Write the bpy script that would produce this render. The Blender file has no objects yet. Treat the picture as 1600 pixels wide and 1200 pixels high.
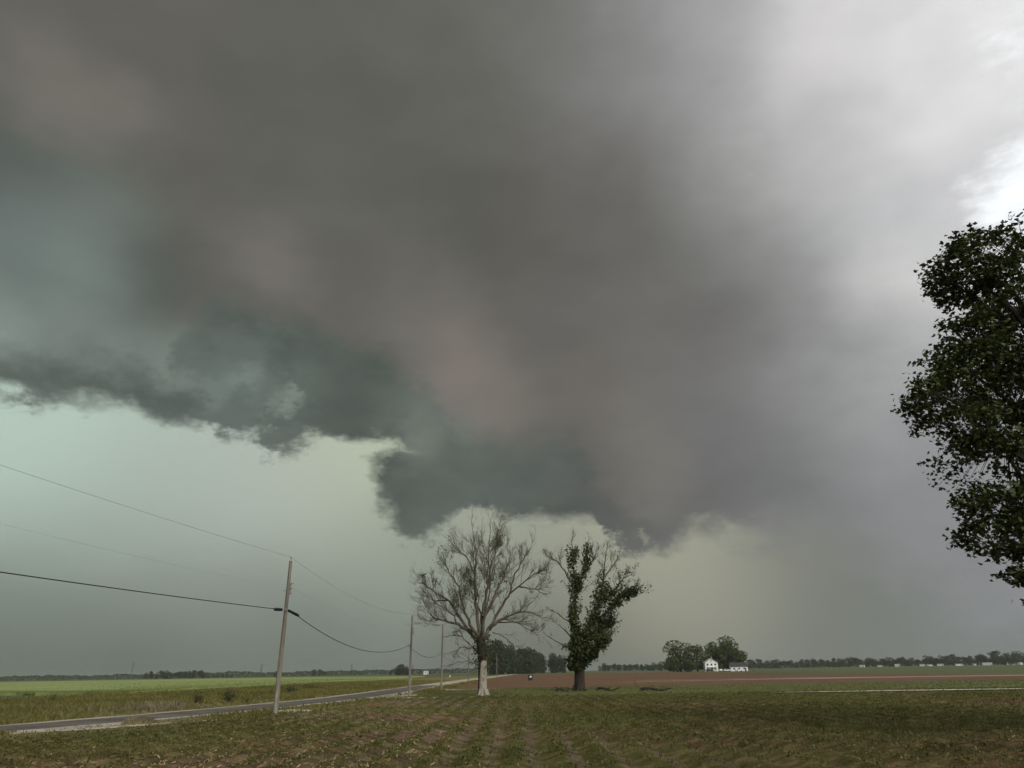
import bpy, bmesh, math, random
from math import radians, sin, cos, pi
from mathutils import Vector, Matrix, noise as mnoise

scene = bpy.context.scene
COL = scene.collection

# ------------------------------------------------------------------ camera
CAM_H = 1.9
PITCH, ROLL = radians(22.05), radians(0.95)
cam_data = bpy.data.cameras.new('camera')
cam_data.sensor_fit = 'HORIZONTAL'
cam_data.sensor_width = 36.0
cam_data.lens = 36.0 * 1110.0 / 1600.0
cam_data.clip_start = 0.1
cam_data.clip_end = 30000
cam = bpy.data.objects.new('camera', cam_data)
COL.objects.link(cam)
cam.matrix_world = (Matrix.Translation((0, 0, CAM_H)) @ Matrix.Rotation(pi / 2 + PITCH, 4, 'X')
                    @ Matrix.Rotation(-ROLL, 4, 'Z'))
scene.camera = cam

# ------------------------------------------------------------------ view
scene.view_settings.view_transform = 'Standard'
scene.view_settings.look = 'None'
scene.view_settings.exposure = 0.0
scene.view_settings.gamma = 1.0
scene.view_settings.use_curve_mapping = False
scene.render.engine = 'CYCLES'
scene.cycles.use_denoising = True
scene.cycles.use_adaptive_sampling = True
scene.cycles.adaptive_threshold = 0.02
scene.cycles.adaptive_min_samples = 8
scene.cycles.max_bounces = 6
scene.cycles.diffuse_bounces = 3
scene.cycles.glossy_bounces = 2
scene.cycles.transmission_bounces = 4
scene.cycles.transparent_max_bounces = 6
scene.cycles.volume_bounces = 1

# ------------------------------------------------------------------ sun (veiled, soft)
SUN_AZ, SUN_EL = 152.0, 37.0            # degrees clockwise from +Y, above the horizon
sd = bpy.data.lights.new('sun', 'SUN')
sd.energy = 1.5
sd.angle = radians(16)
sd.color = (1.0, 0.95, 0.87)
sun = bpy.data.objects.new('sun', sd)
COL.objects.link(sun)
_s = Vector((sin(radians(SUN_AZ)) * cos(radians(SUN_EL)), cos(radians(SUN_AZ)) * cos(radians(SUN_EL)), sin(radians(SUN_EL))))
sun.rotation_euler = (-_s).to_track_quat('-Z', 'Y').to_euler()


def lin(c):
    """8-bit sRGB colour to linear"""
    o = []
    for v in c:
        v = v / 255.0
        o.append(v / 12.92 if v <= 0.04045 else ((v + 0.055) / 1.055) ** 2.4)
    return tuple(o)


def direction(az, el):
    a, e = radians(az), radians(el)
    return (sin(a) * cos(e), cos(a) * cos(e), sin(e))


class Nodes:
    """thin wrapper that creates nodes in dependency order"""

    def __init__(self, nt):
        self.nt = nt

    def put(self, sock, v):
        if isinstance(v, bpy.types.NodeSocket):
            self.nt.links.new(v, sock)
        else:
            sock.default_value = v

    def new(self, typ, **kw):
        n = self.nt.nodes.new(typ)
        for k, v in kw.items():
            setattr(n, k, v)
        return n

    def m(self, op, a, b=0.0, c=0.0, clamp=False):
        n = self.new('ShaderNodeMath', operation=op, use_clamp=clamp)
        self.put(n.inputs[0], a)
        self.put(n.inputs[1], b)
        self.put(n.inputs[2], c)
        return n.outputs[0]

    def v(self, op, a, b=None, scale=None):
        n = self.new('ShaderNodeVectorMath', operation=op)
        self.put(n.inputs[0], a)
        if b is not None:
            self.put(n.inputs[1], b)
        if scale is not None:
            self.put(n.inputs['Scale'], scale)
        return n.outputs['Value'] if op in ('DOT_PRODUCT', 'LENGTH') else n.outputs['Vector']

    def noise(self, vec, scale, detail=3.0, rough=0.5, color=False, dist=0.0):
        n = self.new('ShaderNodeTexNoise')
        n.inputs['Scale'].default_value = scale
        n.inputs['Detail'].default_value = detail
        n.inputs['Roughness'].default_value = rough
        n.inputs['Distortion'].default_value = dist
        if vec is not None:
            self.put(n.inputs['Vector'], vec)
        return n.outputs['Color' if color else 0]

    def smooth(self, x, lo, hi, a=0.0, b=1.0):
        n = self.new('ShaderNodeMapRange', interpolation_type='SMOOTHSTEP')
        self.put(n.inputs[0], x)
        for i, q in enumerate((lo, hi, a, b)):
            self.put(n.inputs[1 + i], q)
        return n.outputs[0]

    def ramp(self, fac, stops, mode='LINEAR'):
        n = self.new('ShaderNodeValToRGB')
        cr = n.color_ramp
        cr.interpolation = mode
        while len(cr.elements) > 1:
            cr.elements.remove(cr.elements[-1])
        cr.elements[0].position = stops[0][0]
        cr.elements[0].color = (*stops[0][1], 1)
        for p, c in stops[1:]:
            e = cr.elements.new(p)
            e.color = (*c, 1)
        self.put(n.inputs[0], fac)
        return n.outputs[0]

    def mix(self, fac, a, b):
        n = self.new('ShaderNodeMix', data_type='RGBA')
        self.put(n.inputs[0], fac)
        for s, q in ((n.inputs[6], a), (n.inputs[7], b)):
            if isinstance(q, tuple) and len(q) == 3:
                q = (*q, 1)
            self.put(s, q)
        return n.outputs[2]


# ------------------------------------------------------------------ sky: storm deck in front, brighter overcast to the right and behind
# each entry: azimuth, elevation, spread in degrees, colour of the cloud there
# the frame looks north into the storm; the rest of the sphere is seen only by its light:
# rain-dark to the left, thin bright overcast to the right and behind
LOW = [
(-37.4, 15.8, 5, (186, 204, 191)), (-34.2, 12.9, 5, (174, 191, 180)), (-24.8, 13.0, 5, (178, 189, 179)), (-15.6, 13.6, 5, (175, 184, 172)), 
(-11.2, 15.8, 4, (186, 193, 170)), (-28.3, 8.0, 5, (149, 159, 149)), (-34.8, 3.9, 5, (133, 143, 134)), (-23.5, 4.1, 5, (128, 135, 126)), 
(-34.1, 0.7, 4, (82, 89, 82)), (-26.2, 0.6, 4, (75, 82, 76)), (-14.6, 1.9, 5, (104, 111, 103)), (-10.2, 7.9, 5, (147, 155, 144)), 
(-0.2, 8.4, 5, (159, 163, 148)), (12.6, 7.0, 5, (172, 173, 154)), (9.3, 1.6, 5, (122, 122, 110)), (17.2, 6.3, 5, (145, 146, 134)), 
(-0.3, 0.9, 5, (97, 100, 92)), (21.5, 5.2, 5, (122, 124, 117)), (24.8, 2.1, 5, (112, 117, 110)), (30.4, 1.5, 5, (123, 127, 124)), 
(33.6, 0.2, 5, (136, 141, 140)), (-75, 8, 14, (123, 136, 130)), (-120, 8, 20, (190, 194, 191)), (180, 8, 24, (246, 246, 244)), 
(120, 8, 22, (238, 238, 237)), (65, 8, 14, (190, 193, 196)), (-35, -6, 6, (94, 102, 94)), (0, -6, 6, (101, 107, 101)), 
(35, -6, 6, (137, 145, 148)), ]
UP = [
(-44.4, 40.6, 6, (96, 95, 90)), (-39.3, 37.8, 2.8, (126, 122, 114)), (-36.0, 37.7, 2.4, (120, 117, 110)), (-30.9, 44.4, 6, (98, 97, 91)), 
(-32.3, 37.6, 4, (92, 91, 85)), (-18.7, 41.9, 7, (92, 94, 87)), (-6.0, 39.5, 7, (93, 93, 87)), (-13.2, 48.6, 6, (99, 99, 93)), 
(0.6, 47.1, 5, (112, 112, 108)), (6.5, 36.9, 6, (97, 95, 91)), (11.2, 44.8, 5, (133, 133, 132)), (19.9, 46.0, 5, (157, 157, 158)), 
(31.7, 43.5, 5, (208, 206, 207)), (29.8, 37.1, 5, (203, 201, 201)), (40.1, 38.6, 5, (227, 227, 227)), (36.4, 31.4, 4, (212, 212, 214)), 
(30.6, 30.4, 4, (177, 179, 180)), (19.1, 33.0, 5, (127, 128, 126)), (24.1, 35.8, 5, (154, 154, 154)), (11.9, 30.5, 5, (103, 102, 98)), 
(16.8, 25.0, 5, (109, 108, 106)), (26.3, 24.3, 5, (144, 144, 144)), (26.2, 19.2, 4, (152, 155, 153)), (31.7, 25.5, 3, (221, 221, 219)), 
(30.8, 21.5, 3.5, (185, 186, 187)), (30.0, 14.3, 5, (146, 148, 150)), (30.9, 7.2, 5, (138, 139, 141)), (28.3, 10.0, 4, (130, 130, 131)), 
(21.0, 19.4, 5, (114, 114, 114)), (20.0, 12.7, 4, (117, 118, 118)), (24.7, 8.6, 4, (122, 124, 124)), (15.1, 11.7, 3.5, (103, 103, 103)), 
(11.0, 10.2, 3, (99, 100, 99)), (9.7, 16.0, 2.6, (116, 114, 109)), (11.8, 13.4, 2.2, (117, 115, 110)), (6.1, 21.3, 4, (108, 105, 101)), 
(-4.2, 22.6, 2.8, (122, 116, 109)), (-0.9, 19.7, 2.4, (120, 116, 108)), (3.5, 25.1, 4, (102, 100, 96)), (2.6, 17.4, 3, (101, 98, 94)), 
(-11.4, 28.4, 4, (108, 105, 100)), (-9.0, 25.0, 2.6, (112, 109, 103)), (-13.8, 29.7, 3, (100, 99, 94)), (-16.6, 34.8, 4, (98, 98, 92)), 
(-21.3, 30.8, 2.6, (118, 115, 108)), (-25.8, 28.1, 3, (105, 103, 98)), (-17.4, 26.9, 3.2, (102, 100, 95)), (-28.9, 33.5, 4, (100, 99, 93)), 
(-30.2, 28.1, 3, (73, 77, 72)), (-38.2, 28.7, 4, (103, 113, 110)), (-34.1, 27.4, 3, (123, 136, 130)), (-35.0, 31.0, 3.4, (109, 117, 112)), 
(-40.6, 32.8, 3, (84, 91, 86)), (-35.4, 23.7, 3.5, (107, 115, 111)), (-38.3, 21.0, 2.6, (141, 154, 147)), (-34.4, 21.0, 2.6, (127, 136, 130)), 
(-30.5, 22.9, 3, (113, 122, 116)), (-26.0, 20.4, 2.4, (124, 134, 127)), (-22.3, 21.4, 2.4, (116, 127, 121)), (-18.2, 20.1, 2.4, (129, 140, 132)), 
(-13.1, 21.7, 4, (89, 92, 87)), (-6.0, 16.9, 2.6, (107, 114, 107)), (-8.6, 16.9, 1.8, (130, 139, 129)), (-9.5, 13.8, 3, (106, 113, 106)), 
(-0.1, 14.9, 4, (91, 96, 91)), (7.2, 14.6, 2.4, (101, 99, 95)), (-75, 40, 14, (88, 92, 87)), (-60, 25, 9, (115, 125, 120)), 
(-110, 35, 20, (150, 152, 150)), (180, 40, 26, (253, 252, 249)), (120, 40, 24, (250, 249, 247)), (72, 35, 14, (235, 235, 234)), 
(55, 15, 9, (194, 197, 201)), (0, 66, 10, (104, 103, 99)), (-60, 65, 14, (108, 107, 103)), (60, 65, 13, (221, 221, 221)), 
(180, 75, 18, (220, 220, 218)), ]
EDGE_A = [(-45, 17.5), (-37.8, 17.5), (-36.6, 17.2), (-35.6, 16.9), (-34.4, 17.4), (-32.5, 17.7), (-29.9, 17.6), (-28.1, 16.9), (-26.7, 16.7), (-24.5, 16.9), (-23.1, 16.4), (-21.2, 16.4), (-19.2, 15.8), (-16.8, 16.4), (-14.8, 16.7), (-12.8, 17.0), (-10.7, 16.8), (-8.6, 16.0), (-5.9, 14.9), (-2.2, 14.4), (1, 45), (45, 45)]
EDGE_B = [(-45, 45), (-8.2, 45), (-7.2, 17.2), (-6.1, 11.9), (-4.3, 11.6), (-1.2, 11.3), (1.9, 10.7), (5.0, 10.9), (6.2, 11.1), (7.4, 9.3), (9.1, 8.5), (10.8, 8.2), (12.8, 8.7), (14.8, 9.4), (16.2, 9.3), (17.6, 8.7), (19.4, 8.3), (22.0, 7.9), (24.8, 6.8), (28.1, 4.8), (33.8, 1.4), (45, -1)]
SCUD_TOP = [(-45, 21), (-38.5, 20.5), (-36.3, 20.6), (-34.0, 21.1), (-31.4, 21.0), (-29.4, 20.7), (-28.0, 20.1), (-27.4, 22.1), (-26.7, 24.6), (-25.0, 26.4), (-22.1, 26.8), (-19.4, 26.1), (-15.6, 25.1), (-11.1, 23.9), (-7.7, 21.7), (-5.8, 19.2), (-4.4, 17.4), (-0.6, 17.2), (3.7, 17.3), (6.7, 14.9), (8.8, 11.6), (11.4, 9.0), (14, 4), (45, 0)]


HOLES = [(-26.9, 20.4, 0.9, 0.6), (-24.6, 20.4, 0.9, 0.5), (-22.5, 21.5, 1.0, 0.75), (-18.6, 19.9, 0.6, 0.9), (-19.9, 19.7, 0.6, 0.45), (-8.0, 17.2, 1.5, 0.5)]

world = bpy.data.worlds.new('World')
scene.world = world
world.use_nodes = True
wt = world.node_tree
wt.nodes.clear()
W = Nodes(wt)
tc = W.new('ShaderNodeTexCoord')
D = W.v('NORMALIZE', tc.outputs['Generated'])
Dz = W.v('MULTIPLY', D, (1.0, 1.0, 1.7))
# billow warp: broad folds plus finer curls
wa = W.v('SUBTRACT', W.noise(Dz, 4.0, 4.0, 0.55, True), (0.5, 0.5, 0.5))
wb = W.v('SUBTRACT', W.noise(Dz, 13.0, 4.0, 0.6, True), (0.5, 0.5, 0.5))
warp_a = W.v('SCALE', wa, scale=0.10)
warp_b = W.v('SCALE', wb, scale=0.035)
DW = W.v('NORMALIZE', W.v('ADD', W.v('ADD', D, warp_a), warp_b))
DL = W.v('NORMALIZE', W.v('ADD', D, W.v('SCALE', wa, scale=0.06)))


def blend_field(vec, pts, tight):
    """normalised sum of soft round patches on the sphere of directions"""
    acc = wsum = None
    for az, el, sg, c in pts:
        s2 = (radians(sg) * tight) ** 2
        gain = min(6.0, max(1.0, (3.2 / sg) ** 1.7)) if sg < 10 else 1.0
        dn = [q * gain ** s2 for q in direction(az, el)]       # a gain on the patch, folded into its direction
        w = W.m('POWER', W.v('DOT_PRODUCT', vec, dn), 1.0 / s2)
        cv = W.v('SCALE', lin(c), scale=w)
        acc = cv if acc is None else W.v('ADD', acc, cv)
        wsum = W.m('ADD', w, 1e-9) if wsum is None else W.m('ADD', wsum, w)
    return W.v('SCALE', acc, scale=W.m('DIVIDE', 1.0, wsum))


low_col = blend_field(DL, LOW, 0.9)
up_col = blend_field(DW, UP, 0.74)
# fine mottling of the cloud
mot = W.noise(Dz, 7.0, 7.0, 0.55)
up_col = W.v('SCALE', up_col, scale=W.smooth(mot, 0.25, 0.75, 0.92, 1.08))

# ragged lower edge of the cloud deck: two overlapping decks
fine = W.m('SUBTRACT', W.noise(Dz, 20.0, 10.0, 0.68), 0.5)
DE = W.v('ADD', D, W.v('ADD', W.v('SCALE', (0.7, 0.0, 1.0), scale=W.m('MULTIPLY', fine, W.smooth(mot, 0.35, 0.65, 0.025, 0.12))), W.v('SCALE', wb, scale=0.05)))
sep = W.new('ShaderNodeSeparateXYZ')
W.put(sep.inputs[0], W.v('NORMALIZE', DE))
az_deg = W.m('MULTIPLY', W.m('ARCTAN2', sep.outputs[0], sep.outputs[1]), 180 / pi)
el_deg = W.m('MULTIPLY', W.m('ARCSINE', sep.outputs[2]), 180 / pi)


def edge_curve(pts):
    n = W.new('ShaderNodeFloatCurve')
    W.put(n.inputs['Value'], W.smooth_lin(az_deg))
    cm = n.mapping
    cu = cm.curves[0]
    pp = [((a + 45) / 90.0, min(e / 45.0, 1.0)) for a, e in pts]
    while len(cu.points) > 2:
        cu.points.remove(cu.points[1])
    cu.points[0].location = pp[0]
    cu.points[1].location = pp[-1]
    for p in pp[1:-1]:
        cu.points.new(*p)
    for p in cu.points:
        p.handle_type = 'AUTO_CLAMPED'
    cm.update()
    return W.m('MULTIPLY', n.outputs[0], 45.0)


def _sl(x):
    return W.m('MULTIPLY_ADD', x, 1 / 90.0, 0.5, clamp=True)


W.smooth_lin = _sl
ea = edge_curve(EDGE_A)
ma = W.smooth(W.m('SUBTRACT', el_deg, ea), -0.35, 1.3)
eb = edge_curve(EDGE_B)
soft = W.smooth(az_deg, 8.0, 30.0, 0.25, 3.2)
mb = W.smooth(W.m('SUBTRACT', el_deg, eb), W.m('MULTIPLY', soft, -1.0), W.m('MULTIPLY_ADD', soft, 1.2, 0.9))
DEn = W.v('NORMALIZE', W.v('ADD', DE, W.v('ADD', W.v('SCALE', wb, scale=0.07), W.v('SCALE', (-0.8, 0.0, 0.6), scale=W.m('MULTIPLY', fine, 0.07)))))
mc = W.smooth(W.v('DOT_PRODUCT', DEn, direction(-7.3, 14.2)), cos(radians(4.7)), cos(radians(2.4)))
md = W.smooth(W.v('DOT_PRODUCT', DEn, direction(-7.9, 11.6)), cos(radians(2.4)), cos(radians(0.5)))
mb = W.m('MAXIMUM', mb, W.m('MAXIMUM', mc, md))
mo = W.smooth(W.m('ABSOLUTE', az_deg), 60.0, 120.0)
deck = W.m('MAXIMUM', W.m('MAXIMUM', ma, mb), mo)
# dark scud hanging in front, between its ragged top and the lower edge, torn open in a few places
et = edge_curve(SCUD_TOP)
scud = W.smooth(W.m('SUBTRACT', et, el_deg), -2.2, 2.0)
for haz, hel, hk, amp in HOLES:
    hole = W.m('POWER', W.v('DOT_PRODUCT', W.v('NORMALIZE', DE), direction(haz, hel)), 1.0 / radians(hk) ** 2)
    scud = W.m('MULTIPLY', scud, W.smooth(hole, 0.05, 1.0, 1.0, 1.0 - amp))
scud_c = W.ramp(_sl(az_deg), [(0.05, lin((97, 105, 100))), (0.22, lin((86, 95, 90))), (0.36, lin((80, 88, 83))), (0.42, lin((96, 103, 97))), (0.52, lin((86, 92, 88))), (0.62, lin((96, 98, 95)))])
scud_c = W.v('SCALE', scud_c, scale=W.smooth(mot, 0.25, 0.75, 0.86, 1.14))
torn = W.smooth(W.m('ADD', W.m('MULTIPLY', fine, 1.2), mot), 0.30, 0.66, 0.98, 0.74)
up_col = W.mix(W.m('MULTIPLY', scud, torn), up_col, scud_c)
sky_col = W.mix(deck, low_col, up_col)

# breaks in the thin cloud on the right where the clear sky shines through
sky_tex = W.new('ShaderNodeTexSky', sky_type='NISHITA', sun_disc=False, sun_elevation=radians(SUN_EL), sun_rotation=radians(SUN_AZ))
gdot = W.m('MAXIMUM', W.smooth(W.v('DOT_PRODUCT', D, direction(43.0, 27.8)), 0.990, 1.0, 0.0, 0.5), W.smooth(W.v('DOT_PRODUCT', D, direction(46.0, 36.8)), 0.992, 1.0, 0.0, 0.36))
gdot = W.m('MAXIMUM', gdot, W.smooth(W.v('DOT_PRODUCT', D, direction(66, 34)), 0.93, 1.0, 0.0, 0.42))
gap_n = W.noise(W.v('MULTIPLY', D, (1.0, 1.0, 2.6)), 9.0, 7.0, 0.6)
gap = W.smooth(W.m('ADD', W.m('MULTIPLY', gap_n, 0.9), gdot), 0.70, 1.02)
bright = W.v('ADD', W.v('SCALE', sky_tex.outputs[0], scale=0.06), (0.95, 0.95, 0.91))
sky_col = W.mix(gap, sky_col, bright)
bg = W.new('ShaderNodeBackground')
W.put(bg.inputs['Color'], sky_col)
bg.inputs['Strength'].default_value = 1.0
wo = W.new('ShaderNodeOutputWorld')
wt.links.new(bg.outputs[0], wo.inputs[0])
world.cycles.sampling_method = 'MANUAL'
world.cycles.sample_map_resolution = 512

# ================================================================== helpers
rnd = random.Random(7)


class MB:
    """collects faces; build() links them as one mesh object"""

    def __init__(self):
        self.v, self.f, self.mi = [], [], []

    def quad(self, *pts, m=0):
        n = len(self.v)
        self.v.extend(tuple(p) for p in pts)
        self.f.append(tuple(range(n, n + len(pts))))
        self.mi.append(m)

    def box(self, cx, cy, cz, sx, sy, sz, rz=0.0, m=0):
        n = len(self.v)
        c, s = cos(rz), sin(rz)
        for dz in (-.5, .5):
            for dx, dy in ((-.5, -.5), (.5, -.5), (.5, .5), (-.5, .5)):
                x, y = dx * sx, dy * sy
                self.v.append((cx + c * x - s * y, cy + s * x + c * y, cz + dz * sz))
        for q in ((0, 3, 2, 1), (4, 5, 6, 7), (0, 1, 5, 4), (1, 2, 6, 5), (2, 3, 7, 6), (3, 0, 4, 7)):
            self.f.append(tuple(n + i for i in q))
            self.mi.append(m)

    def tube(self, pts, rad, sides=6, m=0, cap=True, rough=0.0):
        pts = [Vector(p) for p in pts]
        if not isinstance(rad, (list, tuple)):
            rad = [rad] * len(pts)
        n0 = len(self.v)
        ref = None
        for i, p in enumerate(pts):
            t = (pts[min(i + 1, len(pts) - 1)] - pts[max(i - 1, 0)])
            t = t.normalized() if t.length > 1e-9 else Vector((0, 0, 1))
            if ref is None:
                ref = t.orthogonal().normalized()
            ref = (ref - t * ref.dot(t))
            ref = ref.normalized() if ref.length > 1e-6 else t.orthogonal().normalized()
            b = t.cross(ref)
            for k in range(sides):
                a = 2 * pi * k / sides
                r = rad[i] * (1 + (rnd.uniform(-rough, rough) if rough else 0))
                self.v.append(tuple(p + (ref * cos(a) + b * sin(a)) * r))
        for i in range(len(pts) - 1):
            for k in range(sides):
                a, b2 = n0 + i * sides + k, n0 + i * sides + (k + 1) % sides
                self.f.append((a, b2, b2 + sides, a + sides))
                self.mi.append(m)
        if cap and sides > 2:
            self.f.append(tuple(n0 + k for k in reversed(range(sides))))
            self.mi.append(m)
            self.f.append(tuple(n0 + (len(pts) - 1) * sides + k for k in range(sides)))
            self.mi.append(m)

    def mesh(self, name, mats, smooth=False):
        me = bpy.data.meshes.new(name)
        me.from_pydata(self.v, [], self.f)
        if not isinstance(mats, (list, tuple)):
            mats = [mats]
        for q in mats:
            me.materials.append(q)
        if len(mats) > 1:
            me.polygons.foreach_set('material_index', self.mi)
        if smooth:
            me.polygons.foreach_set('use_smooth', [True] * len(me.polygons))
        me.update()
        return me

    def build(self, name, mats, parent=None, smooth=False, loc=None):
        o = bpy.data.objects.new(name, self.mesh(name, mats, smooth))
        COL.objects.link(o)
        if parent is not None:
            o.parent = parent
        if loc is not None:
            o.location = loc
        return o


def link_mesh(name, me, parent=None, loc=(0, 0, 0), rz=0.0, sc=(1, 1, 1)):
    o = bpy.data.objects.new(name, me)
    COL.objects.link(o)
    o.parent = parent
    o.location = loc
    o.rotation_euler = (0, 0, rz)
    o.scale = sc
    return o


def tag(o, label=None, cat=None, group=None, kind=None):
    for k, q in (('label', label), ('category', cat), ('group', group), ('kind', kind)):
        if q:
            o[k] = q
    return o


def thing(name, loc, label, cat, group=None, rz=0.0):
    o = bpy.data.objects.new(name, None)
    o.empty_display_size = 0.3
    COL.objects.link(o)
    o.location = loc
    o.rotation_euler = (0, 0, rz)
    return tag(o, label, cat, group)


# ================================================================== materials
def material(name, rough=0.85, spec=0.25):
    mt = bpy.data.materials.new(name)
    mt.use_nodes = True
    nt = mt.node_tree
    nt.nodes.clear()
    N = Nodes(nt)
    out = N.new('ShaderNodeOutputMaterial')
    bs = N.new('ShaderNodeBsdfPrincipled')
    bs.inputs['Roughness'].default_value = rough
    bs.inputs['Specular IOR Level'].default_value = spec
    nt.links.new(bs.outputs[0], out.inputs[0])
    return mt, N, bs


def geo_pos(N):
    return N.new('ShaderNodeNewGeometry').outputs['Position']


def bump(N, bs, h, strength=0.4, dist=0.05):
    b = N.new('ShaderNodeBump')
    b.inputs['Strength'].default_value = strength
    b.inputs['Distance'].default_value = dist
    N.put(b.inputs['Height'], h)
    N.nt.links.new(b.outputs[0], bs.inputs['Normal'])


def mottled(name, stops, scale, detail=5.0, rough=0.85, spec=0.2, bs_strength=0.0, dist=0.05, stretch=None, fine=None):
    """noise-ramped colour; 'fine' adds a second, finer grain"""
    mt, N, bs = material(name, rough, spec)
    p = geo_pos(N)
    if stretch:
        p = N.v('MULTIPLY', p, stretch)
    h = N.noise(p, scale, detail, 0.6)
    f = h
    if fine:
        h2 = N.noise(p, fine, 4.0, 0.6)
        f = N.m('MULTIPLY_ADD', h2, 0.5, N.m('MULTIPLY', h, 0.5))
    f = N.smooth(f, 0.28, 0.72)
    N.put(bs.inputs['Base Color'], N.ramp(f, stops))
    if bs_strength:
        bump(N, bs, h, bs_strength, dist)
    return mt


def leafy(name, cols, rough=0.55, transl=0.25, spec=0.25, clump=0.25):
    """leaves: each leaf its own shade, clumps drift lighter and darker, some light passes through"""
    mt, N, bs = material(name, rough, spec)
    g = N.new('ShaderNodeNewGeometry')
    r = g.outputs['Random Per Island']
    n = N.noise(g.outputs['Position'], clump, 2.0)
    f = N.m('MULTIPLY_ADD', r, 0.65, N.smooth(n, 0.3, 0.7, 0.0, 0.35))
    k = len(cols) - 1
    c = N.ramp(f, [(i / k, q) for i, q in enumerate(cols)])
    N.put(bs.inputs['Base Color'], c)
    if transl:
        tr = N.new('ShaderNodeBsdfTranslucent')
        N.put(tr.inputs[0], c)
        mx = N.new('ShaderNodeMixShader')
        mx.inputs[0].default_value = transl
        out = [q for q in N.nt.nodes if q.type == 'OUTPUT_MATERIAL'][0]
        N.nt.links.new(bs.outputs[0], mx.inputs[1])
        N.nt.links.new(tr.outputs[0], mx.inputs[2])
        N.nt.links.new(mx.outputs[0], out.inputs[0])
    return mt


def flat(name, c, rough=0.6, spec=0.3, grain=0.08, scale=6.0):
    d = tuple(max(0, q * (1 - grain * 2)) for q in c)
    u = tuple(min(1, q * (1 + grain)) for q in c)
    return mottled(name, [(0, d), (1, u)], scale, rough=rough, spec=spec)


ROW = 0.97
M_GROUND = mottled('far_farmland', [(0, (0.055, 0.075, 0.024)), (0.5, (0.075, 0.095, 0.032)), (1, (0.100, 0.110, 0.040))], 0.012, stretch=(1, 0.35, 1), fine=0.4)
M_VERGE = mottled('verge_turf', [(0, (0.084, 0.081, 0.024)), (0.5, (0.134, 0.125, 0.039)), (1, (0.216, 0.185, 0.068))], 0.25, fine=3.0, bs_strength=0.5, dist=0.1)
M_STRIP = mottled('short_green_cover', [(0, (0.062, 0.059, 0.020)), (0.45, (0.077, 0.094, 0.024)), (1, (0.113, 0.127, 0.034))], 0.12, fine=1.6, stretch=(0.35, 1, 1), bs_strength=0.4, dist=0.06)
M_PLOUGH = mottled('ploughed_soil', [(0, (0.073, 0.040, 0.018)), (0.5, (0.116, 0.063, 0.030)), (1, (0.165, 0.095, 0.048))], 0.06, fine=0.9, stretch=(0.3, 1, 1), bs_strength=0.5, dist=0.1)
M_DRY = mottled('dry_pale_soil', [(0, (0.17, 0.125, 0.09)), (0.5, (0.26, 0.20, 0.15)), (1, (0.36, 0.29, 0.22))], 0.2, fine=2.5, stretch=(0.4, 1, 1), bs_strength=0.3)
M_GRAVEL = mottled('limestone_gravel', [(0, (0.22, 0.185, 0.145)), (0.5, (0.36, 0.315, 0.25)), (1, (0.50, 0.45, 0.37))], 0.5, fine=9.0, bs_strength=0.4, dist=0.03)
M_WHEAT = mottled('green_wheat', [(0, (0.168, 0.208, 0.064)), (0.5, (0.218, 0.266, 0.089)), (1, (0.277, 0.317, 0.117))], 0.03, fine=0.8, stretch=(1, 0.3, 1), bs_strength=0.6, dist=0.2)

M_LIME = mottled('white_limestone_chippings', [(0, (0.40, 0.375, 0.31)), (0.5, (0.55, 0.52, 0.44)), (1, (0.66, 0.63, 0.55))], 0.6, fine=8.0)


def soil_material():
    """foreground seedbed: damp brown soil, paler crusted crests, straw-coloured flecks"""
    mt, N, bs = material('seedbed_soil', 0.95, 0.1)
    p = geo_pos(N)
    big = N.smooth(N.noise(p, 0.09, 3.0), 0.25, 0.58)
    mid = N.noise(p, 1.3, 6.0, 0.65)
    soil = N.ramp(N.smooth(mid, 0.3, 0.7), [(0, (0.088, 0.051, 0.028)), (0.5, (0.166, 0.095, 0.055)), (1, (0.293, 0.171, 0.104))])
    weedy = N.ramp(N.smooth(mid, 0.3, 0.7), [(0, (0.063, 0.062, 0.017)), (0.6, (0.118, 0.112, 0.032)), (1, (0.200, 0.177, 0.062))])
    c = N.mix(big, soil, weedy)
    fl = N.noise(N.v('MULTIPLY', p, (1.0, 0.35, 1.0)), 14.0, 3.0, 0.7)
    c = N.mix(N.smooth(fl, 0.63, 0.72, 0.0, 0.65), c, (0.34, 0.27, 0.20))
    sx = N.new('ShaderNodeSeparateXYZ')
    N.put(sx.inputs[0], p)
    wob = N.m('MULTIPLY_ADD', N.noise(p, 1.1, 2.0), 0.35, sx.outputs[0])
    lane = N.smooth(N.m('COSINE', N.m('MULTIPLY', wob, 2 * pi / ROW)), 0.2, -0.9)
    open_ = N.smooth(N.noise(p, 0.075, 2.0), 0.40, 0.62, 0.05, 0.72)
    c = N.mix(N.m('MULTIPLY', lane, open_), c, N.ramp(N.smooth(mid, 0.3, 0.7), [(0, (0.098, 0.066, 0.046)), (1, (0.27, 0.195, 0.15))]))   # crusted bare lanes between the rows
    N.put(bs.inputs['Base Color'], c)
    bump(N, bs, N.noise(p, 9.0, 6.0, 0.75), 1.0, 0.12)
    return mt


def asphalt_material():
    mt, N, bs = material('weathered_asphalt', 0.85, 0.25)
    p = geo_pos(N)
    a = N.smooth(N.noise(p, 0.35, 4.0), 0.3, 0.7)
    g = N.noise(p, 18.0, 3.0, 0.7)
    c = N.ramp(N.m('MULTIPLY_ADD', g, 0.45, N.m('MULTIPLY', a, 0.5)), [(0.1, (0.060, 0.053, 0.045)), (0.5, (0.100, 0.090, 0.076)), (0.95, (0.165, 0.148, 0.125))])
    N.put(bs.inputs['Base Color'], c)
    bump(N, bs, g, 0.3, 0.01)
    return mt


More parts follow.
